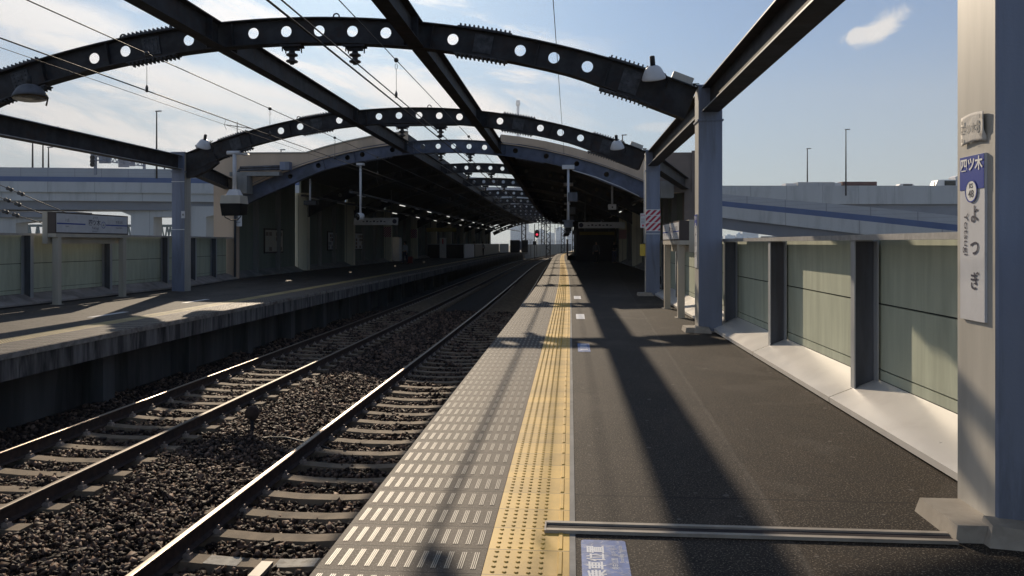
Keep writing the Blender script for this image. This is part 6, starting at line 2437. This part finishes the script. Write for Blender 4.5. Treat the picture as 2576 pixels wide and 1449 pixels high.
# the tall broadcasting tower on the horizon
DT = 3400
c = at(1303, 612, DT)
t = thing('broadcast_tower', (c.x, c.y, -9), 'very tall slender tower, faint on the horizon above the arches', 'tower')
def zpx(py):
    return at(1303, py, DT).z
m_ = MB()
z_ = zpx(253)
m_.tube([(c.x, c.y, -9), (c.x, c.y, 150), (c.x, c.y, 330)], [30, 20, 12], 18)
m_.build('lattice_shaft', M['far'], t)
m_ = MB(); m_.lathe([(12, 330), (20, 345), (21, 375), (11, 385), (9, 445), (14, 450), (15, 470), (7, 480)], (c.x, c.y, 0), 18); m_.build('observation_deck', M['far'], t)
m_ = MB(); m_.tube([(c.x, c.y, 480), (c.x, c.y, z_ - 22)], [6.5, 6.0], 12); m_.tube([(c.x, c.y, z_ - 22), (c.x, c.y, z_ - 14), (c.x, c.y, z_)], [10, 10, 9], 12); m_.build('mast', M['far'], t)

# distant city buildings
rb = random.Random(7)
def building(px0, px1, ytop, d, label, step=None):
    a, b = at(px0, ytop, d), at(px1, ytop, d)
    w_ = (b - a).length
    t = thing('office_building', (a.x, a.y, -9), label, 'building')
    m_ = MB()
    c = (a.x, a.y, 0)
    obx(m_, c, EX, EY, 0, w_, 0, w_ * .7, -9, a.z)
    m_.build('wall', M['far'], t)
    m_ = MB(); obx(m_, c, EX, EY, w_ * .25, w_ * .6, w_ * .2, w_ * .5, a.z, a.z + (a.z + 9) * .06); m_.build('roof_house', M['far'], t)
    m_ = MB()
    nf = max(3, int((a.z + 9) / 4.0))
    for i in range(1, nf):
        z = -9 + (a.z + 9) * i / nf
        obx(m_, c, EX, EY, w_ * .05, w_ * .95, -.6, -.05, z, z + (a.z + 9) / nf * .42)
    m_.build('window_band', M['far2'], t)


items = [
    (205, 232, 588, 900, 'pale distant block left of the left name board'), (40, 70, 590, 1000, 'pale distant block at the left edge under the expressway'),
    (312, 336, 583, 900, 'pale distant block just right of the left name board'), (356, 372, 590, 1100, 'low distant block behind the bridge by the wide pier'),
    (448, 470, 580, 900, 'distant block left of the second pier'), (470, 492, 588, 1200, 'low distant block beside the second pier'),
    (566, 588, 578, 900, 'distant block next to the beige pillar'),
    (1824, 1850, 592, 700, 'low distant block seen under the ramp by the first arch column'), (1852, 1872, 588, 700, 'second distant block seen under the ramp'),
    (1868, 1908, 578, 760, 'taller stepped distant block seen under the ramp'), (1780, 1825, 594, 900, 'low wide distant block behind the first arch column'),
    (1284, 1312, 572, 1300, 'pale tower block past the left canopy end'), (1322, 1344, 586, 1500, 'lower pale block between the tower blocks at the line\'s end'),
    (1352, 1372, 578, 1600, 'pale block behind the red signal'), (1374, 1396, 586, 1500, 'pale block behind the middle lattice mast'),
    (1398, 1424, 574, 1400, 'stepped pale block right of the middle lattice mast'), (1426, 1452, 580, 1300, 'pale block next to the blue sound wall'),
    (1298, 1330, 395, 2200, 'faint high rise seen through the canopy opening'),
    (2240, 2290, 592, 800, 'low distant block far right under the ramp'),
]
for it in items:
    building(*it)

# haze: one closed box of thin even air round everything
m_ = MB()
m_.box(-3950, 3950, -650, 3950, -10.6, 760)
hz = m_.build('haze', bpy.data.materials.new('haze_air'), origin=(0, 0, 0))
hm = hz.data.materials[0]
hm.use_nodes = True
for n_ in list(hm.node_tree.nodes):
    hm.node_tree.nodes.remove(n_)
g = NG(hm.node_tree.nodes, hm.node_tree.links)
ho = g.node('ShaderNodeOutputMaterial')
pv = g.node('ShaderNodeVolumePrincipled')
pv.inputs['Color'].default_value = (0.95, 0.98, 1.0, 1)
pv.inputs['Density'].default_value = 0.00020
pv.inputs['Anisotropy'].default_value = 0.0
g.l.new(pv.outputs[0], ho.inputs['Volume'])
struct(hz, 'stuff')
hz['label'] = 'thin pale haze in the air over the whole place'
print('stones', NB, 'objects', len(bpy.data.objects))
